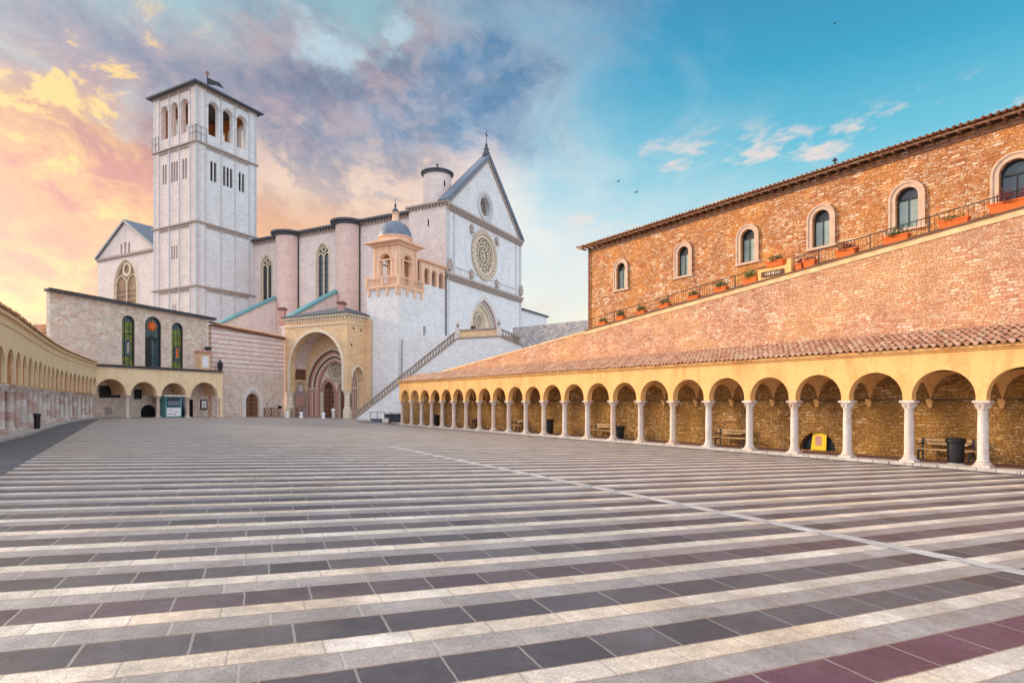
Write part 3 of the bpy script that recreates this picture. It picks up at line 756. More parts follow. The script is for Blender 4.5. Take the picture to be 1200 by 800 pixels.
# terrace between wall and building
mb = MB()
for (s0, s1) in ((-14, 26), (26, 52)):
    slopebox(mb, QF, s0, s1, -.4, -.02, -.5, -3.2 if s0 < 0 else -9)
struct(mb, 'terrace', 'kerb')

# ================================================================ RIGHT BUILDING
BF = RF.sub(0, -5.0)
S1 = BF.s_at(690); ZE = EYE+11.35
bld = thing('stone_building', 'long orange rubble stone building with arched windows above the ramp', 'building', (*BF.o, 4))
wins = [(728, .42), (801, .42), (876.5, .43), (962.5, .44), (1063, .46), (1190, .52)]
holes = []; ws = []
for px, hw in wins:
    c = BF.s_at(px); z1 = EYE+10.0; z0 = EYE+7.85; ws.append((c, z0, z1-.30-hw, hw)); holes.append(arch(c, z0, z1-.30-hw, hw, 16))
for c in (-4.2, -8.4): ws.append((c, EYE+7.85, EYE+9.3, .42)); holes.append(arch(c, EYE+7.85, EYE+9.3, .42, 16))
mb = MB(); mb.panel(BF, [(-13, 4), (S1, 4), (S1, ZE), (-13, ZE)], holes, 0, -.5)
EF = Fr(tuple(BF.p(S1, 0))[:2], tuple(-BF.n)); EF.n = BF.u.copy()
mb.panel(EF, [(0.5, 4), (12, 4), (12, ZE), (6, ZE+1.7), (0.5, ZE+.1)], (), 0, -.5)
mb.box(BF, -13.5, -13, 4, ZE, 0, -12); mb.box(BF, -13, S1-.5, 4, ZE, -11.5, -12)
mb.build('wall', 'orange_stone', bld)
for i, (c, z0, zs, hw) in enumerate(ws):
    mb = MB(); out = arch(c, z0-.0, zs, hw+.24, 16); inn = arch(c, z0, zs, hw, 16)
    ringp = [q for q in out]+[q for q in reversed(inn)]
    mb.panel(BF, ringp, (), .07, -.003)
    mb.panel(BF, arch(c, z0, zs, hw+.28, 16)+list(reversed(arch(c, z0, zs, hw+.19, 16))), (), .11, .071)
    so = mb.build('window', 'surround', bld)
    mb = MB(); mb.box(BF, c-hw-.34, c+hw+.34, z0-.12, z0-.003, .12, -.002); mb.build('sill', 'surround', so)
    mb = MB(); mb.sweep(BF, [(c-hw+.03, z0)]+arc(c, zs, hw-.03, 16)+[(c+hw-.03, z0)], .06, -.16, -.24)
    mb.box(BF, c-hw, c+hw, zs-.08, zs-.01, -.15, -.238); mb.box(BF, c-hw, c+hw, z0, z0+.06, -.15, -.238)
    mb.box(BF, c-.02, c+.02, z0+.06, zs-.08, -.16, -.237)
    mb.build('frame', 'iron', so)
    mb = MB(); mb.tris([arch(c, z0, zs, hw, 16)], lambda q: BF.p(q[0], q[1], -.24)); mb.build('pane', 'glass', so)
    mb = MB(); mb.box(BF, c-hw+.07, c+hw-.07, z0+.06, zs-.09, -.20, -.236); mb.build('curtain', 'curtain' if i != 5 else 'glass', so)
mb = MB()
run2 = 7.0
def Proof2(s, t): return BF.p(-13.6+s, ZE+.12+.27*t*.965, .68-t*.965)
tile_roof(mb, Proof2, S1+13.6+.85, run2, .25, .42, .07, 5, 8)
mb.build('roof', 'tiles', bld)
def Proof3(s, t): return BF.p(-13.6+s, ZE+.12+.27*t*.965, -12.9+t*.965)
mb = MB(); 
mb.hexa([BF.p(-13.6, ZE+.12, -12.9), BF.p(S1+.85, ZE+.12, -12.9), BF.p(S1+.85, ZE+1.9, -6.1), BF.p(-13.6, ZE+1.9, -6.1),
         BF.p(-13.6, ZE+.02, -12.9), BF.p(S1+.85, ZE+.02, -12.9), BF.p(S1+.85, ZE+1.8, -6.1), BF.p(-13.6, ZE+1.8, -6.1)])
mb.build('rear_roof', 'tiles', bld)
mb = MB()
s = -12.9
while s < S1+.7: mb.box(BF, s, s+.08, ZE-.06, ZE+.02, .50, .003); s += .5
mb.box(BF, -13, S1+.0, ZE-.30, ZE-.12, .06, .003)
mb.build('rafters', 'brown', bld)
mb = MB(); mb.tube(BF.p(S1-.12, 4, .10), BF.p(S1-.12, ZE, .10), .06); mb.build('drainpipe', 'copper', bld)
mb = MB(); sv_ = BF.s_at(976); mb.tube(BF.p(sv_, ZE+.2, -.2), BF.p(sv_, ZE+.75, -.2), .05); mb.tube(BF.p(sv_, ZE+.72, -.2), BF.p(sv_, ZE+.86, -.2), .13, 10, .02); mb.build('vent_pipe', 'iron', bld)

# ---------------- railing, planters and sign along the ledge
rail = thing('railing', 'black iron railing along the top ledge of the salmon retaining wall', 'railing', QF.p(10, wtop(10), -.25))
mb = MB(); s0, s1 = -13, 22.2
wt = lambda s, h: QF.p(s, wtop(s)+.10+h, -.25)
mb.tube(wt(s0, .72), wt(s1, .72), .022, 6); mb.tube(wt(s0, .12), wt(s1, .12), .014, 6)
mb.build('handrail', 'iron', rail)
mb = MB(); s = s0
while s < s1: mb.tube(wt(s, 0), wt(s, .72), .009, 5); s += .16
o = mb.build('bars', 'iron', rail); o['kind'] = 'stuff'
s = s0
while s < s1: mbx = MB(); mbx.tube(wt(s, -.05), wt(s, .76), .022, 6); mbx.build('post', 'iron', rail); s += 2.2
plant_spec = [(705.5, .62, .22, 'leaf_light', 'smallest terracotta planter with rusty green shrub nearest the building corner', .7),
 (726, .6, .26, 'leaf', 'terracotta planter hidden under a round dark green shrub, second from the building corner', 1.1),
 (750.7, .62, .22, 'leaf', 'terracotta planter with low dark shrub, third from the building corner', .8),
 (778, .68, .24, 'leaf', 'terracotta planter with spiky green plant between the first and second windows', .8),
 (811.6, .70, .22, 'leaf', 'low terracotta planter under the second window', .7),
 (844, .72, .26, 'leaf', 'terracotta planter with dense green shrub left of the third window', .9),
 (879, .78, .30, 'leaf_light', 'terracotta planter with bright bushy greenery below the third window', 1.3),
 (908, .85, .28, 'leaf', 'terracotta planter standing on the stone block above the brown sign', .8),
 (936, .30, .30, 'leaf_red', 'narrow terracotta planter right of the stone sign block', .4),
 (948, .55, .32, 'leaf_red', 'square terracotta planter left of the fourth window', .3),
 (991, .92, .32, 'leaf_red', 'orange terracotta planter with dark trailing plant right of the fourth window', .9),
 (1049, .95, .30, 'leaf', 'red terracotta planter with spiky plant below the fifth window', .9),
 (1117, .98, .28, 'leaf', 'deep red planter with sparse plant halfway between the last two windows', .35),
 (1183, 1.25, .36, 'leaf_red', 'largest orange planter with dark red drooping plant under the rightmost window', 1.2)]
for i, (px, wd, ht, lf, lab, pl) in enumerate(plant_spec):
    s = QF.s_at(px, .0); b = wtop(s)+.105; lift = 0
    if px == 908: b += .50
    t = thing('planter', lab, 'planter', QF.p(s, b, -.12), 'terracotta planters along the wall ledge')
    mb = MB(); h = wd/2
    mb.hexa([QF.p(s-h*.9, b, .02), QF.p(s+h*.9, b, .02), QF.p(s+h*.9, b, -.24), QF.p(s-h*.9, b, -.24),
             QF.p(s-h, b+ht, .05), QF.p(s+h, b+ht, .05), QF.p(s+h, b+ht, -.27), QF.p(s-h, b+ht, -.27)])
    mb.box(QF, s-h-.02, s+h+.02, b+ht-.05, b+ht+.012, .07, -.29); mb.build('pot', 'terracotta', t)
    mb = MB(); rnd = random.Random(i)
    leaves(mb, QF.p(s, b+ht+.08*pl+.04, -.1), (h*.95, .2, .16*pl+.05), int(220*pl)+60, .05, i)
    for k in range(int(14*pl)+4):
        q = QF.p(s+rnd.uniform(-h, h)*.8, b+ht, -.1+rnd.uniform(-.1, .1)); tip = q+Vector((rnd.uniform(-.15, .15), rnd.uniform(-.15, .15), rnd.uniform(.15, .42)*max(pl, .6)))
        mb.tube(q, tip, .012, 4, .003); leaves(mb, tip, (.05, .05, .05), 5, .04, k*7+i)
    if lf == 'leaf_red':
        leaves(mb, QF.p(s-h, b+ht-.1, .02), (.12, .12, .22), int(70*pl), .05, i+50)
    mb.build('plant', lf, t)
ss = QF.s_at(905)
sb = thing('stone_block', 'yellowish stone parapet block carrying a brown wooden sign on the ledge', 'block', QF.p(ss, wtop(ss), -.15))
mb = MB(); mb.box(QF, ss-.78, ss+.75, wtop(ss)-.02, wtop(ss)+.58, .03, -.33); mb.build('block', 'plaster', sb)
mb = MB(); mb.box(QF, ss-.98, ss-.78, wtop(ss)-.02, wtop(ss)+.85, .05, -.33); mb.build('pillar', 'plaster', sb)
sg = thing('sign', 'small brown wooden sign with pale worn lettering on the stone block', 'sign', QF.p(ss, wtop(ss)+.2, .04))
mb = MB(); mb.box(QF, ss-.62, ss+.55, wtop(ss)+.17, wtop(ss)+.43, .075, .033); mb.build('board', 'door_wood', sg)
def text_obj(name, body, fr, s, z, d, size, mat, parent, w=None):
    cu = bpy.data.curves.new(name, 'FONT'); cu.body = body; cu.size = size; cu.align_x = 'CENTER'; cu.align_y = 'CENTER'; cu.extrude = .004
    o = bpy.data.objects.new(name, cu); C.objects.link(o)
    dg = bpy.context.evaluated_depsgraph_get(); me = bpy.data.meshes.new_from_object(o.evaluated_get(dg)); bpy.data.objects.remove(o)
    nn3 = Vector((fr.n.x, fr.n.y, 0)); up = Vector((0, 0, 1)); rt = up.cross(nn3)
    pos = fr.p(s, z, d)-wloc(parent)
    mt = Matrix((( rt.x, up.x, nn3.x, pos.x), (rt.y, up.y, nn3.y, pos.y), (rt.z, up.z, nn3.z, pos.z), (0, 0, 0, 1)))
    me.transform(mt); me.materials.clear(); me.materials.append(M[mat])
    o = bpy.data.objects.new(name, me); C.objects.link(o); o.parent = parent; return o
mb = MB(); k_ = 0; a_ = ss-.42
for w_, h_ in ((.03, .15), (.07, .06), (.03, .13), (.06, .15), (.03, .10), (.07, .13), (.03, .15), (.05, .07)):
    mb.box(QF, a_, a_+w_, wtop(ss)+.30-h_/2, wtop(ss)+.30+h_/2, .08, .076); a_ += w_+.055
mb.build('worn_lettering', 'cream', sg)

# ================================================================ BASILICA
UV_, WV = Vector((.886, -.463)).normalized(), Vector((.468, .884)).normalized()
NF = Fr((-50.6, 115.7), tuple(UV_)); 
FO = Vector((-10.5, 94.0)); WF = Fr(tuple(FO), tuple(WV))
bas = thing('basilica', 'white stone gothic basilica with gabled rose window facade', 'church', (*FO, 8))
ZN = EYE+31.2; SL = 38.4; SR = 45.2
# nave wall with two gothic windows
gw = [(312, 6, 16.2), (378, 7, 17.5)]
mb = MB(); holes = []; gspec = []
for (pa, pb, yt, yb) in ((306, 318.5, 299, 353), (371, 385.3, 285, 350)):
    a, b = NF.s_at(pa), NF.s_at(pb); c = (a+b)/2; hw = (b-a)/2
    z1, z0 = NF.z_at(yt, c), NF.z_at(yb, c); zs = z1-hw*1.55; gspec.append((c, z0, zs, hw)); holes.append(arch(c, z0, zs, hw, 16, True, 1.6))
mb.panel(NF, [(-26, 0), (SL, 0), (SL, ZN), (-26, ZN)], holes, 0, -1.0)
mb.build('nave_wall', 'rose_lit_stone', bas)
def gothic_window(fr, c, z0, zs, hw, par, lights=2, d=-.5, k=1.6, glass='glass', trac='cream', rings=True):
    mb = MB()
    if rings:
        mb.sweep(fr, [(c-hw-.18, z0)]+arc(c, zs, hw+.18, 16, True, k)+[(c+hw+.18, z0)], .3, .10, -.3)
    else: mb.sweep(fr, [(c-hw, z0)]+arc(c, zs, hw, 16, True, k)+[(c+hw, z0)], .2, .05, -.3)
    w0 = mb.build('window', trac, par)
    mb = MB(); mb.tris([arch(c, z0, zs, hw, 16, True, k)], lambda q: fr.p(q[0], q[1], d)); mb.build('pane', glass, w0)
    mb = MB(); lw = 2*hw/lights
    for i in range(lights+1): mb.box(fr, c-hw+i*lw-.11, c-hw+i*lw+.11, z0, zs+.1, d+.25, d+.02)
    for i in range(lights):
        cx = c-hw+(i+.5)*lw; mb.sweep(fr, arc(cx, zs-.3, lw/2, 12, True, 1.3), .2, d+.24, d+.03)
    rr = hw*.38; mb.ring(fr, (c, zs+hw*.85), rr*.62, rr, d+.24, d+.03, 20)
    mb.sweep(fr, [(c-hw+.08, z0)]+arc(c, zs, hw-.08, 16, True, k)+[(c+hw-.08, z0)], .18, d+.24, d+.02)
    mb.build('tracery', trac, w0)
    mb = MB(); z = z0+1.1
    while z < zs-.4: mb.box(fr, c-hw, c+hw, z, z+.06, d+.12, d+.03); z += 1.1
    mb.build('glazing_bars', 'iron', w0)
    return w0
for s_ in gspec: gothic_window(NF, *s_, bas)
# eaves, corbels
def eave(mb, fr, s0, s1, z, h=.35, out=.7):
    mb.box(fr, s0, s1, z, z+h, out, -1.2)
def corbels(mb, fr, s0, s1, z, h=.4, w=.28, step=.62, out=.3):
    n = max(int((s1-s0)/step), 1); st = (s1-s0)/n
    for i in range(n+1):
        c = s0+i*st; mb.box(fr, c-w/2, c+w/2, z-h, z, out, .003)
mb = MB(); eave(mb, NF, -26, SL, ZN, .35, .9); mb.build('eave', 'slate', bas)
mb = MB(); corbels(mb, NF, 0, SL-.3, ZN-.01, .35, .3, .7, .35); mb.box(NF, 0, SL, ZN-.7, ZN-.45, .12, .003); mb.build('corbel_table', 'cornice', bas)
# low roof
mb = MB()
mb.hexa([NF.p(-26, ZN+.2, .5), NF.p(SL+6, ZN+.2, .5), NF.p(SL+6, ZN+2.0, -13.2), NF.p(-26, ZN+2.0, -13.2),
         NF.p(-26, ZN+.35, .5), NF.p(SL+6, ZN+.35, .5), NF.p(SL+6, ZN+2.2, -13.2), NF.p(-26, ZN+2.2, -13.2)])
mb.hexa([NF.p(-26, ZN+.2, -27), NF.p(SL+6, ZN+.2, -27), NF.p(SL+6, ZN+2.0, -13.2), NF.p(-26, ZN+2.0, -13.2),
         NF.p(-26, ZN+.35, -27), NF.p(SL+6, ZN+.35, -27), NF.p(SL+6, ZN+2.2, -13.2), NF.p(-26, ZN+2.2, -13.2)])
mb.build('nave_roof', 'lead', bas)
mb = MB(); mb.box(NF, -26, SL+5, 0, ZN, -26, -26.6); mb.box(NF, -26.6, -26, 0, ZN, 0, -26); mb.build('far_wall', 'rose_lit_stone', bas)
# front block (south face protrudes)
SBF = Fr(tuple(FO), tuple(-UV_)); BW = 7.4
mb = MB(); mb.panel(SBF, [(.0, 0), (BW, 0), (BW, ZN+.5), (0.0, ZN+.5)], (), 0, -.8)
mb.box(SBF, BW-.5, BW, 0, ZN+.5, -.8, -3); mb.box(SBF, 1.8, BW-.5, ZN+.2, ZN+.45, -.8, -26)
mb.build('front_block', 'rose_lit_stone', bas)
mb = MB(); mb.box(SBF, -.5, BW+.4, ZN+.5, ZN+.8, .55, -.8); corbels(mb, SBF, 0.1, BW-.1, ZN+.5, .4, .3, .65, .35); mb.build('block_cornice', 'cornice', bas)
mb = MB(); c = SBF.s_at(502); mb.box(SBF, c-.12, c+.12, SBF.z_at(265, c), SBF.z_at(257, c), .01, -.3); mb.build('slit_window', 'dark_hole', bas)
# facade screen
FWd = WF.s_at(610.5); ZG = EYE+31.8; AP = (FWd/2, EYE+43.3); TH = 1.0
oc = (WF.s_at(568.6), 0); oc = (oc[0], WF.z_at(242.4, oc[0])); ro = WF.s_at(567.3); ro = (ro, WF.z_at(299.5, ro))
pa, pb = WF.s_at(549.4), WF.s_at(585); pc = (pa+pb)/2; phw = (pb-pa)/2
pz1 = WF.z_at(346.5, pc); pzs = pz1-phw*1.32; pz0 = 11.6
mb = MB()
mb.panel(WF, [(0, 6), (FWd, 6), (FWd, ZG), AP, (0, ZG)], [circ(*oc, 1.75), circ(*ro, 3.3), arch(pc, pz0, pzs, phw-.5, 20, True, 1.35)], 0, -TH)
mb.build('facade', 'white_stone', bas)
def slope_bar(mb, fr, a, b, w, d0, d1):
    mb.sweep(fr, [a, b], w, d0, d1)
mb = MB(); slope_bar(mb, WF, (-.5, ZG+.05), (AP[0], AP[1]+.55), .6, .5, -TH-.2); slope_bar(mb, WF, (AP[0], AP[1]+.55), (FWd+.5, ZG+.05), .6, .5, -TH-.2)
mb.build('gable_roof', 'lead', bas)
mb = MB(); slope_bar(mb, WF, (.2, ZG-.25), (AP[0], AP[1]-.1), .35, .25, .003); slope_bar(mb, WF, (AP[0], AP[1]-.1), (FWd-.2, ZG-.25), .35, .25, .003); mb.build('gable_moulding', 'cornice', bas)
for z, nm in ((EYE+31.4, 'upper_cornice'), (EYE+20.2, 'middle_cornice')):
    mb = MB(); mb.box(WF, -.25, FWd+.25, z, z+.35, .55, .003); corbels(mb, WF, .2, FWd-.2, z, .55, .3, .62, .42); mb.box(WF, -.1, FWd+.1, z-.75, z-.56, .12, .003)
    mb.build(nm, 'cornice', bas)
mb = MB()
for s_ in (2.2, FWd-2.2): mb.box(WF, s_-.18, s_+.18, EYE+20.6, EYE+30.6, .12, .003)
mb.box(WF, 2.2, FWd-2.2, EYE+21.8, EYE+22.0, .10, .003); mb.box(WF, -.02, .8, 6, EYE+31, .10, .003); mb.box(WF, FWd-.8, FWd+.02, 6, EYE+31, .10, .003)
mb.build('pilaster_strips', 'lesene', bas)
def rose(fr, c, Ro, Ri, par, n=14, name='rose_window', mats=('rose_ring', 'cream', 'black')):
    mb = MB(); mb.ring(fr, c, Ri*1.16, Ro, .22, -.2, 56)
    r0 = mb.build(name, mats[0], par)
    mb = MB(); mb.ring(fr, c, Ri, Ri*1.12, .16, -.4, 56); mb.ring(fr, c, Ri*1.22, Ri*1.27, .27, .221, 56)
    for k in range(n*2):
        t = 2*math.pi*k/(n*2); q = (c[0]+(Ri*1.36+Ro*.0)*math.cos(t), c[1]+Ri*1.36*math.sin(t)); 
        if Ri*1.36 < Ro-.1: mb.ring(fr, q, Ri*.045, Ri*.085, .27, .222, 8)
    mb.build('carved_ring', mats[1], r0)
    mb = MB(); mb.disc(fr, c, Ri, -.42); mb.build('pane', mats[2], r0)
    mb = MB(); w = Ri*.045
    for rr in (.22, .56): mb.ring(fr, c, Ri*(rr-.03), Ri*(rr+.03), -.16, -.36, 48)
    mb.ring(fr, c, Ri*.0001, Ri*.10, -.12, -.36, 20)
    for k in range(n):
        t = 2*math.pi*k/n; cs, sn = math.cos(t), math.sin(t)
        mb.sweep(fr, [(c[0]+Ri*.20*cs, c[1]+Ri*.20*sn), (c[0]+Ri*.80*cs, c[1]+Ri*.80*sn)], w, -.17, -.35)
        t2 = t+math.pi/n; mb.ring(fr, (c[0]+Ri*.84*math.cos(t2), c[1]+Ri*.84*math.sin(t2)), Ri*.10, Ri*.155, -.18, -.34, 14)
    mb.build('tracery', mats[1], r0)
    return r0
rose(WF, ro, 4.35, 3.1, bas, 14)
mb = MB(); mb.ring(WF, oc, 1.7, 2.1, .05, -.3); mb.ring(WF, oc, 2.1, 2.65, .2, -.1); o = mb.build('round_window', 'lesene', bas)
mb = MB(); mb.disc(WF, oc, 1.75, -.9); mb.build('pane', 'glass', o)
mb = MB(); mb.ring(WF, oc, 1.1, 1.2, -.6, -.88); 
for k in range(4):
    t = k*math.pi/4; mb.sweep(WF, [(oc[0]-1.7*math.cos(t), oc[1]-1.7*math.sin(t)), (oc[0]+1.7*math.cos(t), oc[1]+1.7*math.sin(t))], .09, -.62, -.87)
mb.build('tracery', 'cornice', o)
# carved symbols at the corners of the rose
for dx, dz in ((-4.4, 3.7), (4.3, 3.7), (-4.5, -4.0), (4.3, -4.1)):
    mb = MB(); a = ro[0]+dx; z = ro[1]+dz
    mb.panel(WF, [(a+x_*.8, z+y_*.8) for x_, y_ in ((-.35, -.6), (.35, -.6), (.5, -.1), (.75, .5), (.25, .35), (.1, .8), (-.2, .8), (-.25, .35), (-.7, .4), (-.5, -.1))], (), .35, .003)
    mb.box(WF, a-.45, a+.45, z-.8, z-.6, .5, .003); mb.build('relief', 'cornice', bas)
for s_ in (.6, FWd-.6):
    mb = MB(); z = EYE+21.0; mb.panel(WF, [(s_-.45, z), (s_+.45, z), (s_+.5, z+1.0), (s_+.2, z+1.9), (s_-.3, z+1.7), (s_-.5, z+.9)], (), .55, .12); mb.build('carved_figure', 'cornice', bas)
def portal(fr, c, z0, zs, hw, par, rings, step=.34, k=1.35, d=0.0, pointed=True, name='portal', dstep=.28):
    p0 = None
    for i, mt in enumerate(rings):
        r = hw-i*step; dd = d-i*dstep; mb = MB()
        mb.sweep(fr, [(c-r, z0)]+[(c-r, zs)]+arc(c, zs, r, 24, pointed, k)[1:-1]+[(c+r, zs), (c+r, z0)], step*1.06, dd+.10, dd-dstep-.08)
        o = mb.build('archivolt' if p0 else name, mt, p0 or par)
        if not p0: p0 = o
    for sg_ in (-1, 1):   # colonnettes
        mb = MB()
        for i in range(len(rings)):
            r = hw-(i+.45)*step; q = fr.p(c+sg_*r, 0, d-i*dstep+.02)
            mb.lathe((q.x, q.y), [(.13, z0), (.09, z0+.25), (.09, zs-.35), (.15, zs-.05), (.16, zs)], 8)
        mb.build('colonnettes', 'pinkm', p0)
    mb = MB()
    for sg_ in (-1, 1):
        for i in range(len(rings)):
            r = hw-i*step; mb.box(fr, c+sg_*(r-step*.55), c+sg_*(r+step*.62), zs-.12, zs+.16, d-i*dstep+.16, d-i*dstep-.2)
    mb.build('impost', 'cream', p0)
    return p0
pp = portal(WF, pc, pz0, pzs, phw-.1, bas, ['rose_lit_stone', 'pinkm', 'lesene', 'cream'], .32, 1.35, 0, True)
# tympanum of upper portal : twin pointed openings and rosette
ih = phw-1.35; dd_ = -1.2
m2 = MB(); zd = pzs-.6; dw = ih/2-.25
m2.panel(WF, arch(pc, pz0, pzs, ih+.25, 20, True, 1.35), [arch(pc-ih/2, pz0+.05, zd, dw, 12, True, 1.3), arch(pc+ih/2, pz0+.05, zd, dw, 12, True, 1.3), circ(pc, pzs+ih*.62, ih*.30, 20)], dd_, dd_-.3)
tp = m2.build('tympanum', 'cream', pp)
rose(WF.sub(0, dd_), (pc, pzs+ih*.62), ih*.46, ih*.34, pp, 8)
for sg_ in (-1, 1):
    m2 = MB(); m2.box(WF, pc+sg_*ih/2-dw, pc+sg_*ih/2+dw, pz0+.05, zd+dw*1.3, dd_-.34, dd_-.4); m2.build('door', 'door_wood', pp)
# apex ornament with cross
mb = MB(); q = WF.p(AP[0], 0, -.3); z = AP[1]+.6
mb.lathe((q.x, q.y), [(.75, z), (.7, z+.6), (.45, z+.8), (.5, z+1.3), (.25, z+1.7), (.3, z+2.0), (.05, z+2.6)], 12); fin = mb.build('finial', 'slate', bas)
mb = MB(); mb.tube((q.x, q.y, z+2.4), (q.x, q.y, z+4.6), .07); mb.tube((q.x-WV.x*.6, q.y-WV.y*.6, z+3.9), (q.x+WV.x*.6, q.y+WV.y*.6, z+3.9), .07); mb.build('cross', 'iron', fin)
# round towers by the gable
def round_tower(px, d, fr, r, zt, par, zb=EYE+28):
    s_ = fr.s_at(px, d); q = fr.p(s_, 0, d)
    mb = MB(); mb.lathe((q.x, q.y), [(r, zb), (r, zt)], 28); t = mb.build('round_tower', 'rose_lit_stone', par, True)
    mb = MB(); mb.lathe((q.x, q.y), [(r+.12, zt-.35), (r+.2, zt-.3), (r+.2, zt), (r+.42, zt+.05), (r+.42, zt+.2), (.15, zt+1.3), (.14, zt+1.6), (.22, zt+1.75), (.05, zt+1.95)], 28); mb.build('roof', 'slate', t, True)
    mb = MB(); v = Vector((-q.x, -q.y)).normalized(); f = Fr((q.x+v.x*(r-.12), q.y+v.y*(r-.12)), (v.y, -v.x)); mb.box(f, -1.3, -1.0, zt-2.6, zt-1.7, -.15, -.75); mb.build('slit_window', 'dark_hole', t)
    return t
round_tower(512.5, -3.2, NF, 2.35, EYE+38.2, bas)
q = WF.p(FWd-2.6, 0, -5.2)
mb = MB(); 
tt = None
def round_tower_at(q, r, zt, par):
    mb = MB(); mb.lathe((q.x, q.y), [(r, EYE+28), (r, zt)], 28); t = mb.build('round_tower', 'rose_lit_stone', par, True)
    mb = MB(); mb.lathe((q.x, q.y), [(r+.12, zt-.35), (r+.2, zt), (r+.42, zt+.05), (r+.42, zt+.2), (.05, zt+1.3)], 28); mb.build('roof', 'slate', t, True)
round_tower_at(WF.p(FWd-2.4, 0, -4.6), 2.3, EYE+37.6, bas)
# round buttress turrets and drainpipes
for px, hpx in ((340, 14), (410.5, 15)):
    s_ = NF.s_at(px); q = NF.p(s_, 0, .4); r = 2.25
    mb = MB(); mb.lathe((q.x, q.y), [(r, 0), (r, ZN-.4), (r+.1, ZN-.3)], 32); t = mb.build('turret', 'pink_turret', bas, True)
    mb = MB(); mb.lathe((q.x, q.y), [(r+.1, ZN-.5), (r+.25, ZN-.35), (r+.3, ZN-.02), (r+.9, ZN+.0), (r+.9, ZN+.3), (.2, ZN+1.1), (.05, ZN+1.2)], 32); mb.build('roof', 'slate', t, True)
    mb = MB(); e = NF.p(s_+r+.05, 0, .15); mb.tube((e.x, e.y, 6), (e.x, e.y, ZN), .11); mb.build('drainpipe', 'iron', bas)
e = WF.p(-.02, 0, .15); mb = MB(); mb.tube((e.x-.1, e.y-.25, 8), (e.x-.1, e.y-.25, EYE+20), .07); mb.build('drainpipe', 'iron', bas)
# sloping buttress walls with teal copper tops
for px_, L, zlow in ((333.5, 13.6, EYE+13.0), (404.5, 13.4, EYE+12.7)):
    s_ = NF.s_at(px_); o_ = NF.p(s_, 0, 0); Bf = Fr((o_.x, o_.y), (-WV.x, -WV.y)); Bf.n = Vector((-UV_.x, -UV_.y))
    f = Bf; z1 = EYE+20.4
    mb = MB()
    outer = [(0, 0), (L, 0), (L, zlow), (0, z1)]
    ho = [arch(5.6, EYE+3, EYE+8.6, 3.0, 18)] 
    mb.panel(f, outer, ho, .55, -.55)
    bt = mb.build('buttress', 'rose_lit_stone', bas)
    mb = MB(); mb.sweep(f, [(L+.3, zlow+.12), (0, z1+.12)], .34, .8, -.8); mb.build('coping', 'teal', bt)
# little chimneys on lower roofs
for px_, D_, y0_, y1_ in ((331, 91, 361, 380), (400.5, 84.5, 354, 362)):
    x_ = (px_-600)/F*D_; z1 = EYE+(HZ-y0_)/F*D_; z0 = z1-2.6
    f = Fr((x_, D_), (1, 0)); mb = MB(); mb.box(f, -.42, .42, z0, z1-.3, .4, -.4); t = mb.build('chimney', 'pinkm', bas)
    mb = MB(); mb.box(f, -.6, .6, z1-.3, z1-.05, .6, -.6); mb.box(f, -.45, .45, z1-.05, z1+.06, .45, -.45); mb.build('cap', 'brown', t)
# transept gable left of the tower
TF = Fr(tuple(Vector((-56.3, 105))-UV_*12.84+WV*6), tuple(-UV_))
tc_ = TF.s_at(146.7); tl = TF.s_at(114.5); hwid = tl-tc_; zt_ = TF.z_at(303, tl); za = TF.z_at(260.5, tc_)
a, b = TF.s_at(160), TF.s_at(134); wc = (a+b)/2; whw = (b-a)/2; wz1 = TF.z_at(304, wc); wz0 = wz1-10; wzs = wz1-whw*1.35
mb = MB(); hs = [arch(wc, wz0, wzs, whw, 18, True, 1.4)]
tz = TF.z_at(292, tc_)
for k in (-1.4, 0, 1.4): hs.append(arch(tc_+k, tz-1.2, tz+.9+(.3 if k == 0 else 0), .38, 8))
mb.panel(TF, [(tc_-hwid, 0), (tl, 0), (tl, zt_), (tc_, za), (tc_-hwid, zt_)], hs, 0, -1.0)
tr_ = mb.build('transept', 'rose_lit_stone', bas)
gothic_window(TF, wc, wz0, wzs, whw, tr_, 2, -.5, 1.4, 'glass_reflection' if 'glass_reflection' in M else 'glass', 'cream')
mb = MB(); mb.box(TF, tc_-2.2, tc_+2.2, tz-1.4, tz+2, -.7, -.9); mb.build('belfry_dark', 'dark_hole', tr_)
mb = MB(); mb.sweep(TF, [(tl+.5, zt_-.1), (tc_, za+.35)], .5, .5, -14); mb.sweep(TF, [(tc_, za+.35), (tc_-hwid-.5, zt_-.1)], .5, .5, -14); mb.build('roof', 'lead', tr_)
mb = MB(); mb.box(TF, tc_-hwid, tl+.1, zt_-.6, zt_-.15, .3, .003); corbels(mb, TF, tc_-hwid, tl, zt_-.6, .3, .25, .5, .2); mb.build('cornice', 'cornice', tr_)
mb = MB(); sf = TF.sub(tl, 0); mb.box(TF, tl-1, tl, 0, zt_, -1, -14); mb.build('side_wall', 'rose_lit_stone', tr_)
# annex on the right of the facade
mb = MB(); sR = WF.s_at(640.5, -.6); mb.box(WF, FWd, sR, 6, EYE+18.4, -.6, -9); an = mb.build('annex', 'white_stone', bas)
mb = MB(); mb.box(WF, FWd, sR+.4, EYE+18.4, EYE+18.75, -.2, -9.2); mb.build('roof', 'slate', an)

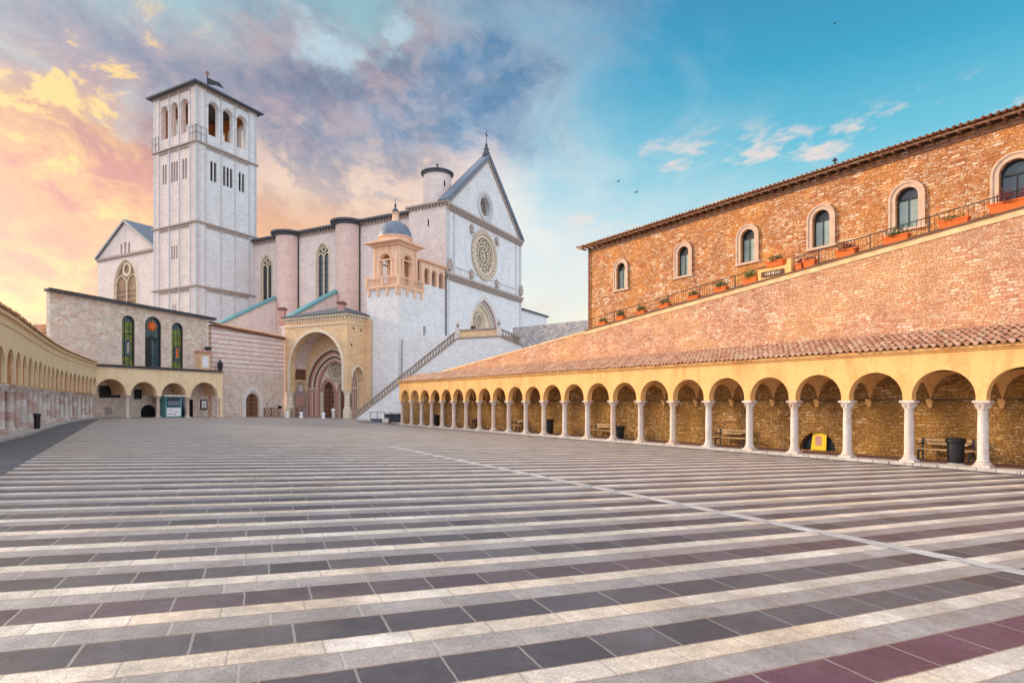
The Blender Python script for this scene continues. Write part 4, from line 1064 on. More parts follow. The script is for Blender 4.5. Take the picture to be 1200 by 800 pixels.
# ================================================================ BELL TOWER
TC = Vector((-56.3, 105.0)); TL = 12.6
T1 = Fr(tuple(TC), tuple(-UV_)); T2 = Fr(tuple(TC), tuple(WV))
tow = thing('bell_tower', 'tall square pale stone bell tower with three arched openings per side', 'bell tower', (*TC, 1))
o3 = TC-UV_*TL; T3 = Fr(tuple(o3), tuple(WV)); T3.n = -UV_.copy()
o4 = TC+WV*TL; T4 = Fr(tuple(o4), tuple(-UV_)); T4.n = WV.copy()
T1.n = -WV.copy(); T2.n = UV_.copy()
ZL = [EYE+20.5, EYE+32.0, EYE+46.3, EYE+56.6]
cent = [3.35, 6.3, 9.25]
for i, (fr, front) in enumerate(((T1, 1), (T2, 1), (T3, 0), (T4, 0))):
    hs = [arch(c, EYE+48.5, EYE+53.6, 1.02, 16) for c in cent]
    small = []
    if front:
        for c, n_ in zip(cent, (2, 3, 2)):
            for k in range(n_): cx = c+(k-(n_-1)/2)*.72; small.append((cx, EYE+40.2, EYE+43.6, .26))
        if i == 0:
            for k in (-.7, 0, .7): small.append((cent[1]+k, EYE+26.0, EYE+28.3, .22))
            for k in (-.35, .35): small.append((cent[1]+k, EYE+16.4, EYE+17.5, .2))
    mb = MB(); L0, L1 = (0, TL) if i in (0, 3) else (.9, TL-.9)
    mb.panel(fr, [(L0, 1), (L1, 1), (L1, ZL[3]), (L0, ZL[3])], hs+[arch(a, b, c, d, 8) for a, b, c, d in small], 0, -.9)
    wl_ = mb.build('wall', 'white_stone' if i != 0 else 'rose_lit_stone', tow)  # left face pinker than the others, grazing sun put into its colour
    mb = MB(); mb.panel(fr, [(1, EYE+47.9), (TL-1, EYE+47.9), (TL-1, ZL[3]-.1), (1, ZL[3]-.1)], hs, -.91, -.95); mb.build('belfry_lining', 'lining', wl_)
    if small:
        for a_, b_, c2_, d_ in small: mb = MB(); mb.tris([arch(a_, b_, c2_, d_, 8)], lambda q: fr.p(q[0], q[1], -.28)); mb.build('window', 'dark_hole', wl_)
    if front:
        mb = MB()
        for c in cent: mb.sweep(fr, [(c-1.2, EYE+53.6)]+arc(c, EYE+53.6, 1.2, 16)+[(c+1.2, EYE+53.6)], .22, .10, .003)
        mb.build('arch_mouldings', 'lesene', tow)
    mb = MB()
    for c in (.55, (cent[0]+cent[1])/2, (cent[1]+cent[2])/2, TL-.55, 1.7, TL-1.7):
        w = .10 if c not in (.55, TL-.55) else .42
        if c in (.55, TL-.55): continue
        mb.box(fr, c-.10, c+.10, 1, ZL[3]-.01, .14, .003)
    mb.box(fr, .002, .5, 1, ZL[3]-.01, .05, .003); mb.box(fr, TL-.5, TL-.002, 1, ZL[3]-.01, .05, .003)
    mb.build('lesenes', 'lesene', tow)
    for z in ZL[:3]:
        mb = MB(); mb.box(fr, -.3 if i in (0, 3) else 0, TL+.3 if i in (0, 3) else TL, z, z+.28, .32, .003); mb.build('string_course', 'cornice', tow)
    for z in ZL:
        mb = MB(); mb.box(fr, cent[0]-1.4, cent[2]+1.4, z-.36, z-.2, .17, .003)
        for c in cent: corbels(mb, fr, c-1.25, c+1.25, z-.36, .3, .16, .36, .17)
        mb.build('corbel_table', 'cornice', tow)
    mb = MB(); corbels(mb, fr, .2, TL-.2, ZL[3], .3, .16, .4, .25); mb.box(fr, .1, TL-.1, ZL[3]-.06, ZL[3]-.003, .28, .003); mb.build('roof_corbels', 'cornice', tow)
mb = MB(); cT = TC+(WV-UV_)*TL/2
pl = [tuple(TC+WV*a-UV_*b) for a, b in ((.9, .9), (TL-.9, .9), (TL-.9, TL-.9), (.9, TL-.9))]
mb.slab(pl, EYE+47.4, EYE+47.9); mb.build('belfry_floor', 'pale_stone', tow)
mb = MB(); e = .95; P4 = [TC+WV*a-UV_*b for a, b in ((-e, -e), (TL+e, -e), (TL+e, TL+e), (-e, TL+e))]
z = ZL[3]; 
mb.slab([tuple(p) for p in P4], z+.0, z+.28)
for i in range(4): a, b = P4[i], P4[(i+1) % 4]; mb.poly([(*a, z+.28), (*b, z+.28), (*cT, z+1.9)])
mb.build('roof', 'slate', tow)
for fr, L0, L1 in ((T1, -.3, 1.9), (T2, -.3, 1.9), (T1, TL-1.8, TL+.2)):
    mb = MB()
    for z in (EYE+48.0, EYE+49.2): mb.box(fr, L0, L1, z, z+.05, .18, .13)
    for k in range(3): a = L0+(L1-L0)*k/2; mb.box(fr, a-.025, a+.025, EYE+46.6, EYE+49.25, .18, .13)
    mb.build('balcony_rail', 'iron', tow)
# bell
mb = MB(); mb.lathe((*cT,), [(.1, EYE+53.4), (.5, EYE+53.2), (.6, EYE+52.4), (1.0, EYE+51.2), (.9, EYE+51.2)], 20); mb.build('bell', 'copper', tow, True)
# weathervane
q = TC+(WV-UV_)*.0; x_ = (243-600)/F*112; vz = ZL[3]+2.6
vx = Vector((x_, 112.0)); mb = MB(); mb.tube((*vx, vz-1.2), (*vx, vz+2.6), .09); mb.lathe((*vx,), [(.05, vz+.2), (.32, vz+.45), (.05, vz+.75)], 12)
vn = mb.build('weathervane', 'iron', tow)
mb = MB(); f = Fr((vx.x, vx.y), (1, .1)); mb.panel(f, [(.05, vz+1.0), (1.6, vz+.9), (3.1, vz+.3), (2.2, vz+1.5), (1.2, vz+1.8), (.05, vz+2.3)], (), .03, -.03); mb.build('pennant', 'iron', vn)
mb = MB(); mb.box(f, -.06, .06, vz+2.5, vz+3.6, .05, -.05); mb.box(f, -.4, .4, vz+3.0, vz+3.12, .05, -.05); mb.ring(f, (0, vz+3.06), .3, .38, .04, -.04, 16); mb.build('cross', 'copper', vn)

# ================================================================ WHITE BLOCK WITH DOMED LANTERN AND LOGGIA
KO = Vector((-16.1, 83.4)); K1 = Fr(tuple(KO), tuple(-UV_)); K2 = Fr(tuple(KO), tuple(WV)); KL = 5.76; KW = 12.0
K1.n = -WV.copy(); K2.n = UV_.copy()
kt = thing('lantern_tower', 'white stone block carrying an orange domed lantern and a small loggia', 'tower', (*KO, -.3))
zb = EYE+16.6; zl = EYE+17.7
sl_ = K2.s_at(497.5); zw = K2.z_at(387, sl_)
mb = MB(); mb.panel(K2, [(0, -.6), (KW-.3, -.6), (KW-.3, zl), (5.45, zl), (5.45, zb), (0, zb)], [arch(sl_, zw-.8, zw+.35, .32, 8)], 0, -.6)
mb.panel(K1, [(0.6, -.6), (KL, -.6), (KL, zb), (0.6, zb)], (), 0, -.6)
pl = [tuple(KO-UV_*a+WV*b) for a, b in ((.6, .6), (KL, .6), (KL, KW), (.6, KW))]
mb.slab(pl, zb-.5, zb-.02); K3 = Fr(tuple(KO-UV_*KL), tuple(WV)); K3.n = -UV_.copy(); mb.box(K3, .6, KW-.3, -.6, zb, 0, -.6)
mb.build('wall', 'white_rough', kt)
mb = MB(); mb.box(K2, sl_-.4, sl_+.4, zw-.9, zw+.8, -.45, -.55); mb.build('window', 'door_wood', kt)
# lantern body
zk = EYE+22.4; lan = MB()
for fr in (K1, K2, Fr(tuple(KO-UV_*5.5), tuple(WV)), Fr(tuple(KO+WV*5.5), tuple(-UV_))):
    pass
LFr = []
f = Fr(tuple(KO), tuple(-UV_)); f.n = -WV.copy(); LFr.append(f)
f = Fr(tuple(KO), tuple(WV)); f.n = UV_.copy(); LFr.append(f)
f = Fr(tuple(KO+WV*5.5), tuple(-UV_)); f.n = WV.copy(); LFr.append(f)
f = Fr(tuple(KO-UV_*5.5), tuple(WV)); f.n = -UV_.copy(); LFr.append(f)
for i, fr in enumerate(LFr):
    a0, a1 = (.5, 5.0) if i in (0, 2) else (.95, 4.55)
    lan.panel(fr, [(a0, zb), (a1, zb), (a1, zk), (a0, zk)], [arch(2.75, zb+.12, EYE+20.4, .85, 14)], -.5, -.95)
    for c in (.75, 4.75): lan.box(fr, c-.22, c+.22, zb+1.0, zk-.2, -.38, -.499)
    for c in (1.55, 3.95): lan.box(fr, c-.14, c+.14, zb+1.0, EYE+20.3, -.38, -.499)
    lan.box(fr, 1.3, 4.2, EYE+20.3, EYE+20.5, -.34, -.499)
lo = lan.build('lantern', 'lantern_stone', kt)
mb = MB()
for fr in LFr: mb.sweep(fr, arc(2.75, EYE+20.45, 1.02, 14), .2, -.38, -.498)
mb.build('arch_moulding', 'porch_stone', lo)
mb = MB(); cK = KO+(WV-UV_)*2.75
def sq(e): return [tuple(cK+WV*a-UV_*b) for a, b in ((-e, -e), (e, -e), (e, e), (-e, e))]
mb.slab(sq(2.55), zk, zk+.25); mb.slab(sq(2.75), zk+.25, zk+.42); mb.slab(sq(3.2), zk+.42, zk+.72); mb.slab(sq(2.6), zk+.72, zk+.95); mb.build('cornice', 'lantern_stone', lo)
mb = MB(); mb.lathe((*cK,), [(2.35, zk+.9), (2.3, zk+1.45), (2.5, zk+1.5), (2.5, zk+1.65)], 32); mb.build('drum', 'lantern_stone', lo, True)
mb = MB(); mb.lathe((*cK,), [(2.42*math.cos(t), zk+1.65+2.55*math.sin(t)) for t in [R(a) for a in range(0, 86, 6)]]+[(.1, zk+4.2)], 32); dome = mb.build('dome', 'lead', kt, True)
mb = MB(); zz = zk+4.1; mb.lathe((*cK,), [(.55, zz), (.5, zz+.15), (.45, zz+1.1), (.6, zz+1.15), (.6, zz+1.3)], 16); mb.build('small_lantern', 'lantern_stone', dome, True)
mb = MB(); zz += 1.3; mb.lathe((*cK,), [(.55, zz), (.5, zz+.35), (.2, zz+.7), (.08, zz+.9), (.2, zz+1.05), (.2, zz+1.2), (.05, zz+1.4), (.03, zz+2.3)], 16); mb.build('finial', 'slate', dome, True)
# balustrade round the lantern
mb = MB(); mb.slab(sq(3.02), zb-.3, zb-.1); mb.slab(sq(2.92), zb-.5, zb-.3); mb.build('balcony', 'lantern_stone', kt)
mb = MB()
BR = [tuple(cK+WV*a-UV_*b) for a, b in ((-2.9, -2.9), (2.9, -2.9), (2.9, 2.9), (-2.9, 2.9))]
def bal_run(mb, a, b, z0, z1, step=.42, mod=None, rw=.16):
    a = Vector(a); b = Vector(b); L = (b-a).length; d = (b-a)/L; f = Fr(tuple(a), tuple(d))
    mb.box(f, 0, L, z1-.14, z1, rw/2, -rw/2); mb.box(f, 0, L, z0, z0+.1, rw/2, -rw/2)
    n = int(L/step)
    for k in range(1, n): p = f.p(L*k/n, 0, 0); mb.lathe((p.x, p.y), [(.05, z0+.1), (.08, z0+.35), (.045, z0+.7), (.06, z1-.14)], 6)
for i in range(4): bal_run(mb, BR[i], BR[(i+1) % 4], zb-.1, zb+1.2)
for p in BR+[tuple((Vector(BR[i])+Vector(BR[(i+1) % 4]))/2) for i in range(4)]:
    f = Fr(p, tuple(WV)); mb.box(f, -.16, .16, zb-.1, zb+1.3, .16, -.16)
mb.build('balustrade', 'lantern_stone', kt)
for fr in (K1, K2):
    for c in (.2, 1.9, 3.6, 5.3):
        mb = MB(); mb.hexa([fr.p(c-.18, zb-1.5, .003), fr.p(c+.18, zb-1.5, .003), fr.p(c+.18, zb-1.4, .15), fr.p(c-.18, zb-1.4, .15), fr.p(c-.18, zb-.5, .003), fr.p(c+.18, zb-.5, .003), fr.p(c+.18, zb-.5, .26), fr.p(c-.18, zb-.5, .26)]); mb.build('bracket', 'lantern_stone', kt)
# loggia
mb = MB(); n3 = 3; a0, a1 = 5.9, KW-.4; lw = (a1-a0)/n3
for k in range(n3):
    bay(mb, K2, a0+k*lw, a0+(k+1)*lw, zl+1.9, EYE+21.0, lw/2-.32, .0, 0, -.5)
mb.box(K2, a0-.45, a0, zl, EYE+21.0, 0, -.5)
for k in range(n3+1): c = a0+k*lw; mb.box(K2, max(c-.32, a0), min(c+.32, a1), zl+.0, zl+1.9, -.04, -.46)
lg = mb.build('loggia', 'lantern_stone', kt)
mb = MB(); mb.box(K2, a0-.6, a1+.2, EYE+21.0, EYE+21.3, .35, -3.4); mb.build('roof', 'tiles', lg)
mb = MB(); mb.box(K2, a0-.4, a1, zl, EYE+21.0, -3.0, -3.3); mb.build('rear_wall', 'lantern_stone', lg)

# ================================================================ PORCH OF THE LOWER CHURCH
PO = Vector((-23.1, 82.5)); P1 = Fr(tuple(PO), tuple(-UV_)); P2 = Fr(tuple(PO), tuple(WV)); P1.n = -WV.copy(); P2.n = UV_.copy()
PL, PD = 12.3, 4.0; ztp = EYE+12.1; zc = EYE+1.45; zs = EYE+4.9
pr = thing('church_porch', 'golden stone porch with a huge round arch sheltering the twin door portal', 'porch', (*PO, 0))
mb = MB(); c = 6.05; hw = 5.12
front = [(0, zc), (c-hw, zc)]+arc(c, zs, hw, 26)+[(c+hw, zc), (PL, zc), (PL, ztp), (0, ztp)]
mb.panel(P1, front, (), 0, -.9)
side = [(.9, zc+.0), (.901, zs-2)]+arc(2.15, zs-1.5, 1.15, 14, True, 1.35)+[(3.4, zs-2), (3.4, zc), (PD, zc), (PD, ztp), (.9, ztp)]
mb.panel(P2, side, (), 0, -.9)
mb.build('wall', 'porch_stone', pr)
mb = MB(); mb.sweep(P1, [(c-hw-.2, zc)]+arc(c, zs, hw+.2, 26)+[(c+hw+.2, zc)], .4, .12, .003)
mb.sweep(P2, arc(2.15, zs-1.5, 1.28, 14, True, 1.35), .28, .10, .003); mb.build('arch_moulding', 'cream', pr)
mb = MB(); 
for fr, L in ((P1, PL), (P2, PD)):
    e0 = -.35 if fr is P1 else -.002
    mb.box(fr, e0, L+.2, ztp-.02, ztp+.25, .35, -.2 if fr is P1 else .003); mb.box(fr, 0, L, ztp-1.15, ztp-1.0, .12, .003); corbels(mb, fr, .3, L-.2, ztp-.03, .5, .22, .55, .16)
mb.build('cornice', 'cream', pr)
# roof (low, lead)
mb = MB(); a_ = [PO-WV*.5+UV_*.5, PO-UV_*(PL+.4)-WV*.5, PO-UV_*(PL+.4)+WV*5, PO+WV*5+UV_*.5]; cR = PO-UV_*5.5+WV*4.9
mb.slab([tuple(v) for v in a_], ztp+.25, ztp+.42)
for i in range(4): p_, q_ = a_[i], a_[(i+1) % 4]; mb.poly([(*p_, ztp+.42), (*q_, ztp+.42), (*cR, ztp+2.3)])
mb.build('roof', 'slate', pr)
# corner column, left pier, rear pilaster
def pier(fr, s_, d_, r, nm='pier'):
    p = fr.p(s_, 0, d_); mb = MB(); z0 = gz(p.x, p.y)-.1
    mb.lathe((p.x, p.y), [(r*1.5, z0), (r*1.5, z0+1.3), (r*1.15, z0+1.4), (r*1.25, z0+1.6), (r, z0+1.8), (r*.95, zc-.6), (r*1.05, zc-.55), (r*1.35, zc-.1), (r*1.45, zc)], 8)
    return mb.build(nm, 'cream', pr)
pier(P1, .45, -.5, .42, 'corner_column'); pier(P1, PL-.55, -.5, .5, 'left_column')
mb = MB(); mb.box(P2, 3.4, PD, -.5, zc, 0, -.9); mb.build('pilaster', 'porch_stone', pr)
# side walls and vault
DB = -3.6
mb = MB(); mb.box(P1, PL-.6, PL, -.3, ztp-.1, -.9, DB-.5); 
# lunette-like dark arch on the left inner wall
lw_ = mb.build('inner_wall', 'porch_stone', pr)
LIn = Fr(tuple(PO-UV_*(PL-.6)), tuple(WV)); LIn.n = UV_.copy()
mb = MB(); mb.panel(LIn, [(1.2, EYE+3.3), (3.4, EYE+3.3), (3.4, EYE+7.2), (2.6, EYE+6.6), (1.8, EYE+5.4), (1.25, EYE+4.0)], (), .03, .003); mb.build('lunette', 'brown', lw_)
mn = MB(); mn.box(LIn, 1.2, 3.3, -.1, EYE+.0, .25, .003); mn.panel(LIn, [(1.1, EYE+.4), (3.4, EYE+.4), (3.4, EYE+1.2), (2.9, EYE+1.9), (2.6, EYE+2.9), (1.9, EYE+2.9), (1.6, EYE+1.9), (1.1, EYE+1.2)], (), .22, .003)
mo = mn.build('wall_monument', 'cornice', lw_)
mn = MB(); mn.box(LIn, 1.35, 3.1, EYE-.7, EYE+.9, .32, .222); mn.build('panel', 'pinkm', mo)
mn = MB(); mn.box(LIn, 1.9, 2.6, EYE+1.5, EYE+2.4, .30, .222); mn.build('bust', 'marble', mo)
mb = MB(); path = arc(c, zs, hw+.5, 26)
for p, q in zip(path, path[1:]): mb.poly([P1.p(*p, -.9), P1.p(*q, -.9), P1.p(*q, DB), P1.p(*p, DB)])
mb.tris([[(0, zs), *path, (PL, zs), (PL, ztp-.2), (0, ztp-.2)]], lambda q: P1.p(q[0], q[1], -.903))
mb.build('vault', 'rose_lit_stone', pr)
# portal wall
pcn = 6.4; PR = 5.3; pzs_ = EYE+1.9
PB = P1.sub(0, DB)
mb = MB(); mb.panel(PB, [(-1.0, -.4), (PL-.6, -.4), (PL-.6, ztp-.2), (-1.0, ztp-.2)], [arch(pcn, -.39, pzs_, PR-.2, 28, True, 1.18)], 0, -.3)
mb.build('portal_wall', 'porch_stone', pr)
pt = portal(PB, pcn, -.3, pzs_, PR-.15, pr, ['cream', 'brown', 'pinkm', 'cream', 'brown', 'cream', 'pinkm'], .26, 1.18, 0, True, 'portal', .12)
ih = PR-.15-7*.26; dT = -1.0
mb = MB(); dx = 1.75; dwid = 1.2
doorL = arch(pcn+dx, -.35, EYE+1.5, dwid, 14, True, 1.3); doorR = arch(pcn-dx, -.35, EYE+1.5, dwid, 14, True, 1.3)
roc = (pcn, EYE+4.75)
mb.panel(PB, arch(pcn, -.36, pzs_, ih+.3, 26, True, 1.18), [doorL, doorR, circ(*roc, 1.35, 36)], dT, dT-.3)
mb.build('tympanum', 'cream', pt)
rose(PB.sub(0, dT), roc, 1.62, 1.3, pt, 12)
for sg_ in (-1, 1):
    mb = MB(); 
    for k, mtt in enumerate((.12, .36)): mb.sweep(PB, [(pcn+sg_*dx-dwid-mtt, EYE+1.5)]+arc(pcn+sg_*dx, EYE+1.5, dwid+mtt, 16, True, 1.3)[1:-1]+[(pcn+sg_*dx+dwid+mtt, EYE+1.5)], .12, dT+.22-.1*k, dT+.003)
    mb.build('door_moulding', 'pinkm', pt)
    mb = MB(); mb.box(PB, pcn+sg_*dx-dwid, pcn+sg_*dx+dwid, -.4, EYE+3.4, dT-.33, dT-.42); dr = mb.build('door', 'door_wood', pt)
    mb = MB()
    for i in range(6):
        for j in range(2): a = pcn+sg_*dx-dwid*.8+j*dwid*.9; z = .2+i*.72; mb.box(PB, a, a+dwid*.7, z, z+.55, dT-.29, dT-.329)
    mb.build('door_panels', 'brown', dr)
mb = MB()
for k in range(5): q = PB.p(pcn-.32+k*.16, 0, dT+.12+(.08 if k % 2 else 0)); mb.lathe((q.x, q.y), [(.14, -.3), (.07, 0), (.07, EYE+1.1), (.13, EYE+1.45), (.13, EYE+1.5)], 8)
mb.build('trumeau', 'pinkm', pt)
# putlog holes
for px_, py_ in ((414.5, 384.5), (423, 387), (412, 404)):
    s_ = P2.s_at(px_); z = P2.z_at(py_, s_); mb = MB(); mb.box(P2, s_-.13, s_+.13, z-.17, z+.17, .006, -.05); mb.build('putlog_hole', 'dark_hole', pr)

# ================================================================ STRIPED WALL, LEFT BUILDING, FAR PORTICO
WL = Vector((.399, .917)).normalized()
AF = Fr((-43.3, 61.0), tuple(WL)); AF.n = Vector((.917, -.399)).normalized()
LB = AF.sub(-.1, -2.5)
sw = thing('striped_wall', 'pink and white striped stone wall joining the porch to the left building', 'wall', LB.p(22, 0))
e0, e1 = 16.2, LB.s_at(333.5)
dc = LB.s_at(295.8); dhw = abs(LB.s_at(303.6)-LB.s_at(288))/2
ztA = lambda s: EYE+10.0-.045*(s-16.4); zmid = EYE+4.2
dz1 = LB.z_at(461, dc)
mb = MB(); mb.panel(LB, [(e0, -.5), (e1, -.5), (e1, zmid), (e0, zmid)], [arch(dc, -.45, dz1-dhw, dhw, 14)], 0, -.7); mb.build('lower_wall', 'pink_stone', sw)
mb = MB(); mb.panel(LB, [(e0, zmid), (e1, zmid), (e1, ztA(e1)), (e0, ztA(e0))], (), .0, -.7); mb.build('upper_wall', 'bands', sw)
mb = MB()
slopebox(mb, LB, e0, e1+.1, -.25, .0, .25, -.8, ztA); mb.build('eave', 'brown', sw)
mb = MB(); tile_roof(mb, lambda s, t: LB.p(e0+s, ztA(e0+s)+.05+t*.35, .4-t*.93), e1-e0+.1, 1.4, .25, .42, .07, 9); mb.build('coping_tiles', 'tiles', sw)
mb = MB(); mb.sweep(LB, [(dc-dhw-.35, -.4)]+[(dc-dhw-.35, dz1-dhw)]+arc(dc, dz1-dhw, dhw+.35, 18, True, 1.25)[1:-1]+[(dc+dhw+.35, dz1-dhw), (dc+dhw+.35, -.4)], .62, .12, .003); mb.build('door_surround', 'marble', sw)
mb = MB(); mb.tris([arch(dc, -.45, dz1-dhw, dhw, 14)], lambda q: LB.p(q[0], q[1], -.3)); dr = mb.build('door', 'door_wood', sw)
mb = MB()
for i in range(5):
    for j in (-1, 1): mb.box(LB, dc+j*dhw*.5-dhw*.36, dc+j*dhw*.5+dhw*.36, .15+i*.62, .15+i*.62+.48, -.24, -.298)
mb.build('door_panels', 'brown', dr)

lb = thing('left_building', 'pale pink rubble building with three tall stained glass windows', 'building', LB.p(6, 0))
sL, sRt = LB.s_at(58.5), LB.s_at(243.5); zlb = EYE+10.9
hs = []; wsp = []
for a, b, yt, yb in ((143, 158, 369.5, 430), (170, 189, 371, 432.5), (201.3, 214.6, 378, 434.5)):
    s0_, s1_ = LB.s_at(a), LB.s_at(b); c_ = (s0_+s1_)/2; h_ = (s1_-s0_)/2; z1 = LB.z_at(yt, c_); z0 = LB.z_at(yb+4, c_)
    wsp.append((c_, z0, z1-h_, h_)); hs.append(arch(c_, z0, z1-h_, h_, 16))
s4, z4 = LB.s_at(125), EYE-.1
mb = MB(); mb.panel(LB, [(sL, -.2), (sRt, -.2), (sRt, zlb-.2), (sL, zlb+.3)], hs, 0, -.6)
A_ = LB.p(sL, 0); Bk = A_+Vector((-.635, .772, 0))*12; mb.poly([(A_.x, A_.y, -.2), (Bk.x, Bk.y, -.2), (Bk.x, Bk.y, zlb), (A_.x, A_.y, zlb+.25)]); mb.box(LB, sRt-.6, sRt, -.2, zlb-.3, -.6, -9)
Br = LB.p(sRt, 0, -9); mb.poly([(Bk.x, Bk.y, -.2), (Br.x, Br.y, -.2), (Br.x, Br.y, zlb-.3), (Bk.x, Bk.y, zlb)])
mb.build('wall', 'pink_stone', lb)
mb = MB(); mb.box(LB, sRt-.12, sRt+.06, EYE+3, zlb-.25, .06, .003); mb.build('corner_strip', 'marble', lb)
zeb = lambda s: zlb+.3-(.5/(sRt-sL))*(s-sL)
mb = MB(); slopebox(mb, LB, sL-.4, sRt+.9, -.12, .1, .55, -.3, zeb); mb.build('eave', 'slate', lb)
mb = MB(); tile_roof(mb, lambda s, t: LB.p(sL-.5+s+t*.55, zeb(sL-.4+s)+.10+t*.10, .7-t*.84), sRt-sL+1.4, 8, .27, .42, .08, 11, 8); mb.build('roof', 'tiles_dark', lb)
def stained():
    for nm, A, B in (('stained_green', (.10, .22, .05), (.42, .40, .05)), ('stained_blue', (.02, .07, .10), (.07, .14, .16))):
        m, n, p = newmat(nm, .25, .5); uv = uvof(n)
        bt = n.new('ShaderNodeTexBrick'); n.put(bt.inputs['Vector'], uv); bt.inputs['Scale'].default_value = 1; bt.inputs['Offset'] if False else None
        bt.offset = 0; bt.inputs['Brick Width'].default_value = .36; bt.inputs['Row Height'].default_value = .22; bt.inputs['Mortar Size'].default_value = .03
        n.put(bt.inputs['Color1'], A); n.put(bt.inputs['Color2'], B); n.put(bt.inputs['Mortar'], (.01, .01, .01))
        n.put(p.inputs['Base Color'], bt.outputs[0]); M[nm] = m
stained()
for i, (c_, z0, zs_, h_) in enumerate(wsp):
    mb = MB(); mb.sweep(LB, [(c_-h_+.06, z0)]+arc(c_, zs_, h_-.06, 16)+[(c_+h_-.06, z0)], .12, -.1, -.32)
    w_ = mb.build('window', 'iron', lb)
    w_['label'] = ('green stained glass window, leftmost of three', 'middle window with a black doorway and sun motif', 'green stained glass window with a red patch, rightmost of three')[i]
    mid_ = (z0+zs_)/2-.1; htop = zs_-.1
    if i != 1:
        mb = MB(); mb.tris([[(c_-h_, z0), (c_+h_, z0), (c_+h_, zs_), (c_-h_, zs_)]], lambda q: LB.p(q[0], q[1], -.30)); mb.build('stained_pane', 'stained_green', w_)
        mb = MB(); mb.tris([[(c_-h_, zs_)]+arc(c_, zs_, h_, 16)+[(c_+h_, zs_)]], lambda q: LB.p(q[0], q[1], -.30)); mb.build('fanlight', 'stained_blue', w_)
        mb = MB(); mb.box(LB, c_-h_*.45, c_+h_*.5, z0+1.6, z0+3.5, -.2, -.296); mb.build('dark_panel', 'stained_blue', w_)
        mb = MB(); mb.box(LB, c_-h_*.1, c_+h_*.28, z0+2.0 if i else z0+2.0, z0+3.2, -.16, -.198); mb.build('motif', 'terracotta' if i else 'cornice', w_)
    else:
        mb = MB(); mb.tris([arch(c_, z0, zs_, h_, 16)], lambda q: LB.p(q[0], q[1], -.30)); mb.build('stained_pane', 'stained_blue', w_)
        mb = MB(); mb.box(LB, c_-h_+.1, c_-.1, z0, z0+4.0, -.2, -.296); mb.build('doorway', 'black', w_)
        mb = MB()
        for k in range(9):
            t = 2*math.pi*k/9; mb.sweep(LB, [(c_+.0, zs_-.1), (c_+.62*math.cos(t), zs_-.1+.62*math.sin(t))], .16, -.2, -.27)
        mb.ring(LB, (c_, zs_-.1), .001, .34, -.18, -.27, 16); mb.build('motif', 'terracotta', w_)
        mb = MB(); mb.sweep(LB, [(c_-.5, zs_-2.0), (c_-.1, zs_-1.2), (c_+.2, zs_-1.5), (c_+.5, zs_-2.1)], .14, -.22, -.29); mb.build('leading', 'iron', w_)
        mb = MB(); mb.box(LB, c_-h_, c_+h_, z0+4.0, z0+4.15, -.18, -.29); mb.build('crossbar', 'iron', w_)
    mb = MB()
    for fr_ in (.3, .55, .75): z = z0+(zs_-z0)*fr_; mb.box(LB, c_-h_, c_+h_, z, z+.06, -.22, -.294) if i != 1 else None
    for a in (-h_/3, h_/3): mb.box(LB, c_+a-.025, c_+a+.025, z0, zs_, -.24, -.293) if i != 1 else mb.box(LB, c_+h_*.5-.02, c_+h_*.5+.02, z0, z0+4, -.24, -.293)
    mb.build('glazing_bars', 'iron', w_)

# far portico in front of the left building
fp = thing('portico', 'four arch portico under the three stained glass windows', 'portico', AF.p(7, .5))
fs = [-.3, 3.44, 6.95, 10.7, 15.1]; fz = [EYE+.72, EYE+.62, EYE+.5, EYE+.36]; zft = EYE+3.62
mb = MB()
for (a, b, z) in zip(fs, fs[1:], fz): bay(mb, AF, a, b, z, zft, (b-a)/2-.27, .05, .22, -.25)
mb.box(AF, 15.1, 15.5, gz(*AF.p(15.3, 0)[:2])-.1, zft, .22, -.25)
mb.build('arcade_wall', 'plaster_pale', fp)
mb = MB(); mb.box(AF, -.3, 15.6, zft, zft+.12, .42, -.25); mb.build('cornice', 'slate', fp)
mb = MB(); tile_roof(mb, lambda s, t: AF.p(-.3+s, zft+.18+t*.035, .5-t*.99), 15.9, 3.0, .27, .42, .07, 13); mb.build('roof', 'tiles_dark', fp)
for k in range(1, 5):
    p = AF.p(fs[k]-(0 if k < 4 else .2), 0, 0); zg = gz(p.x, p.y); zt2 = min(fz[k-1], fz[min(k, 3)])+.0
    make_column(fp, (p.x, p.y, zg-.03), zt2-zg+.03+(fz[k-1]-zt2), .2, 'column_cream', R(-23))
mb = MB()
for a, b in zip(fs, fs[1:]):
    c_ = (a+b)/2; path = arc(c_, EYE+.7, (b-a)/2-.1, 14)
    for p, q in zip(path, path[1:]): mb.poly([AF.p(*p, -.25), AF.p(*q, -.25), AF.p(*q, -2.49), AF.p(*p, -2.49)])
mb.build('vault', 'porch_stone', fp)
# niches in its rear wall
def niche(px0, px1, y0, y1, lab, mat='dark_hole', archd=False, nm='niche'):
    a, b = LB.s_at(px0), LB.s_at(px1); c_ = (a+b)/2; h_ = (b-a)/2; z1, z0 = LB.z_at(y0, c_), LB.z_at(y1, c_)
    mb = MB(); mb.panel(LB, arch(c_, z0, z1-h_, h_, 14) if archd else [(a, z0), (b, z0), (b, z1), (a, z1)], (), .03, .003); return mb.build(nm, mat, lb)
niche(116, 141, 452, 466, '', 'black'); niche(157, 166, 456, 467.5, '', 'black'); niche(165, 182, 474, 489, '', 'dark_hole', True, 'cellar_arch')
niche(189, 216, 466, 490, '', 'dark_hole'); niche(222, 226, 468, 489, '', 'dark_hole')
niche(123, 131, 477, 486, '', 'cornice', False, 'hatch')
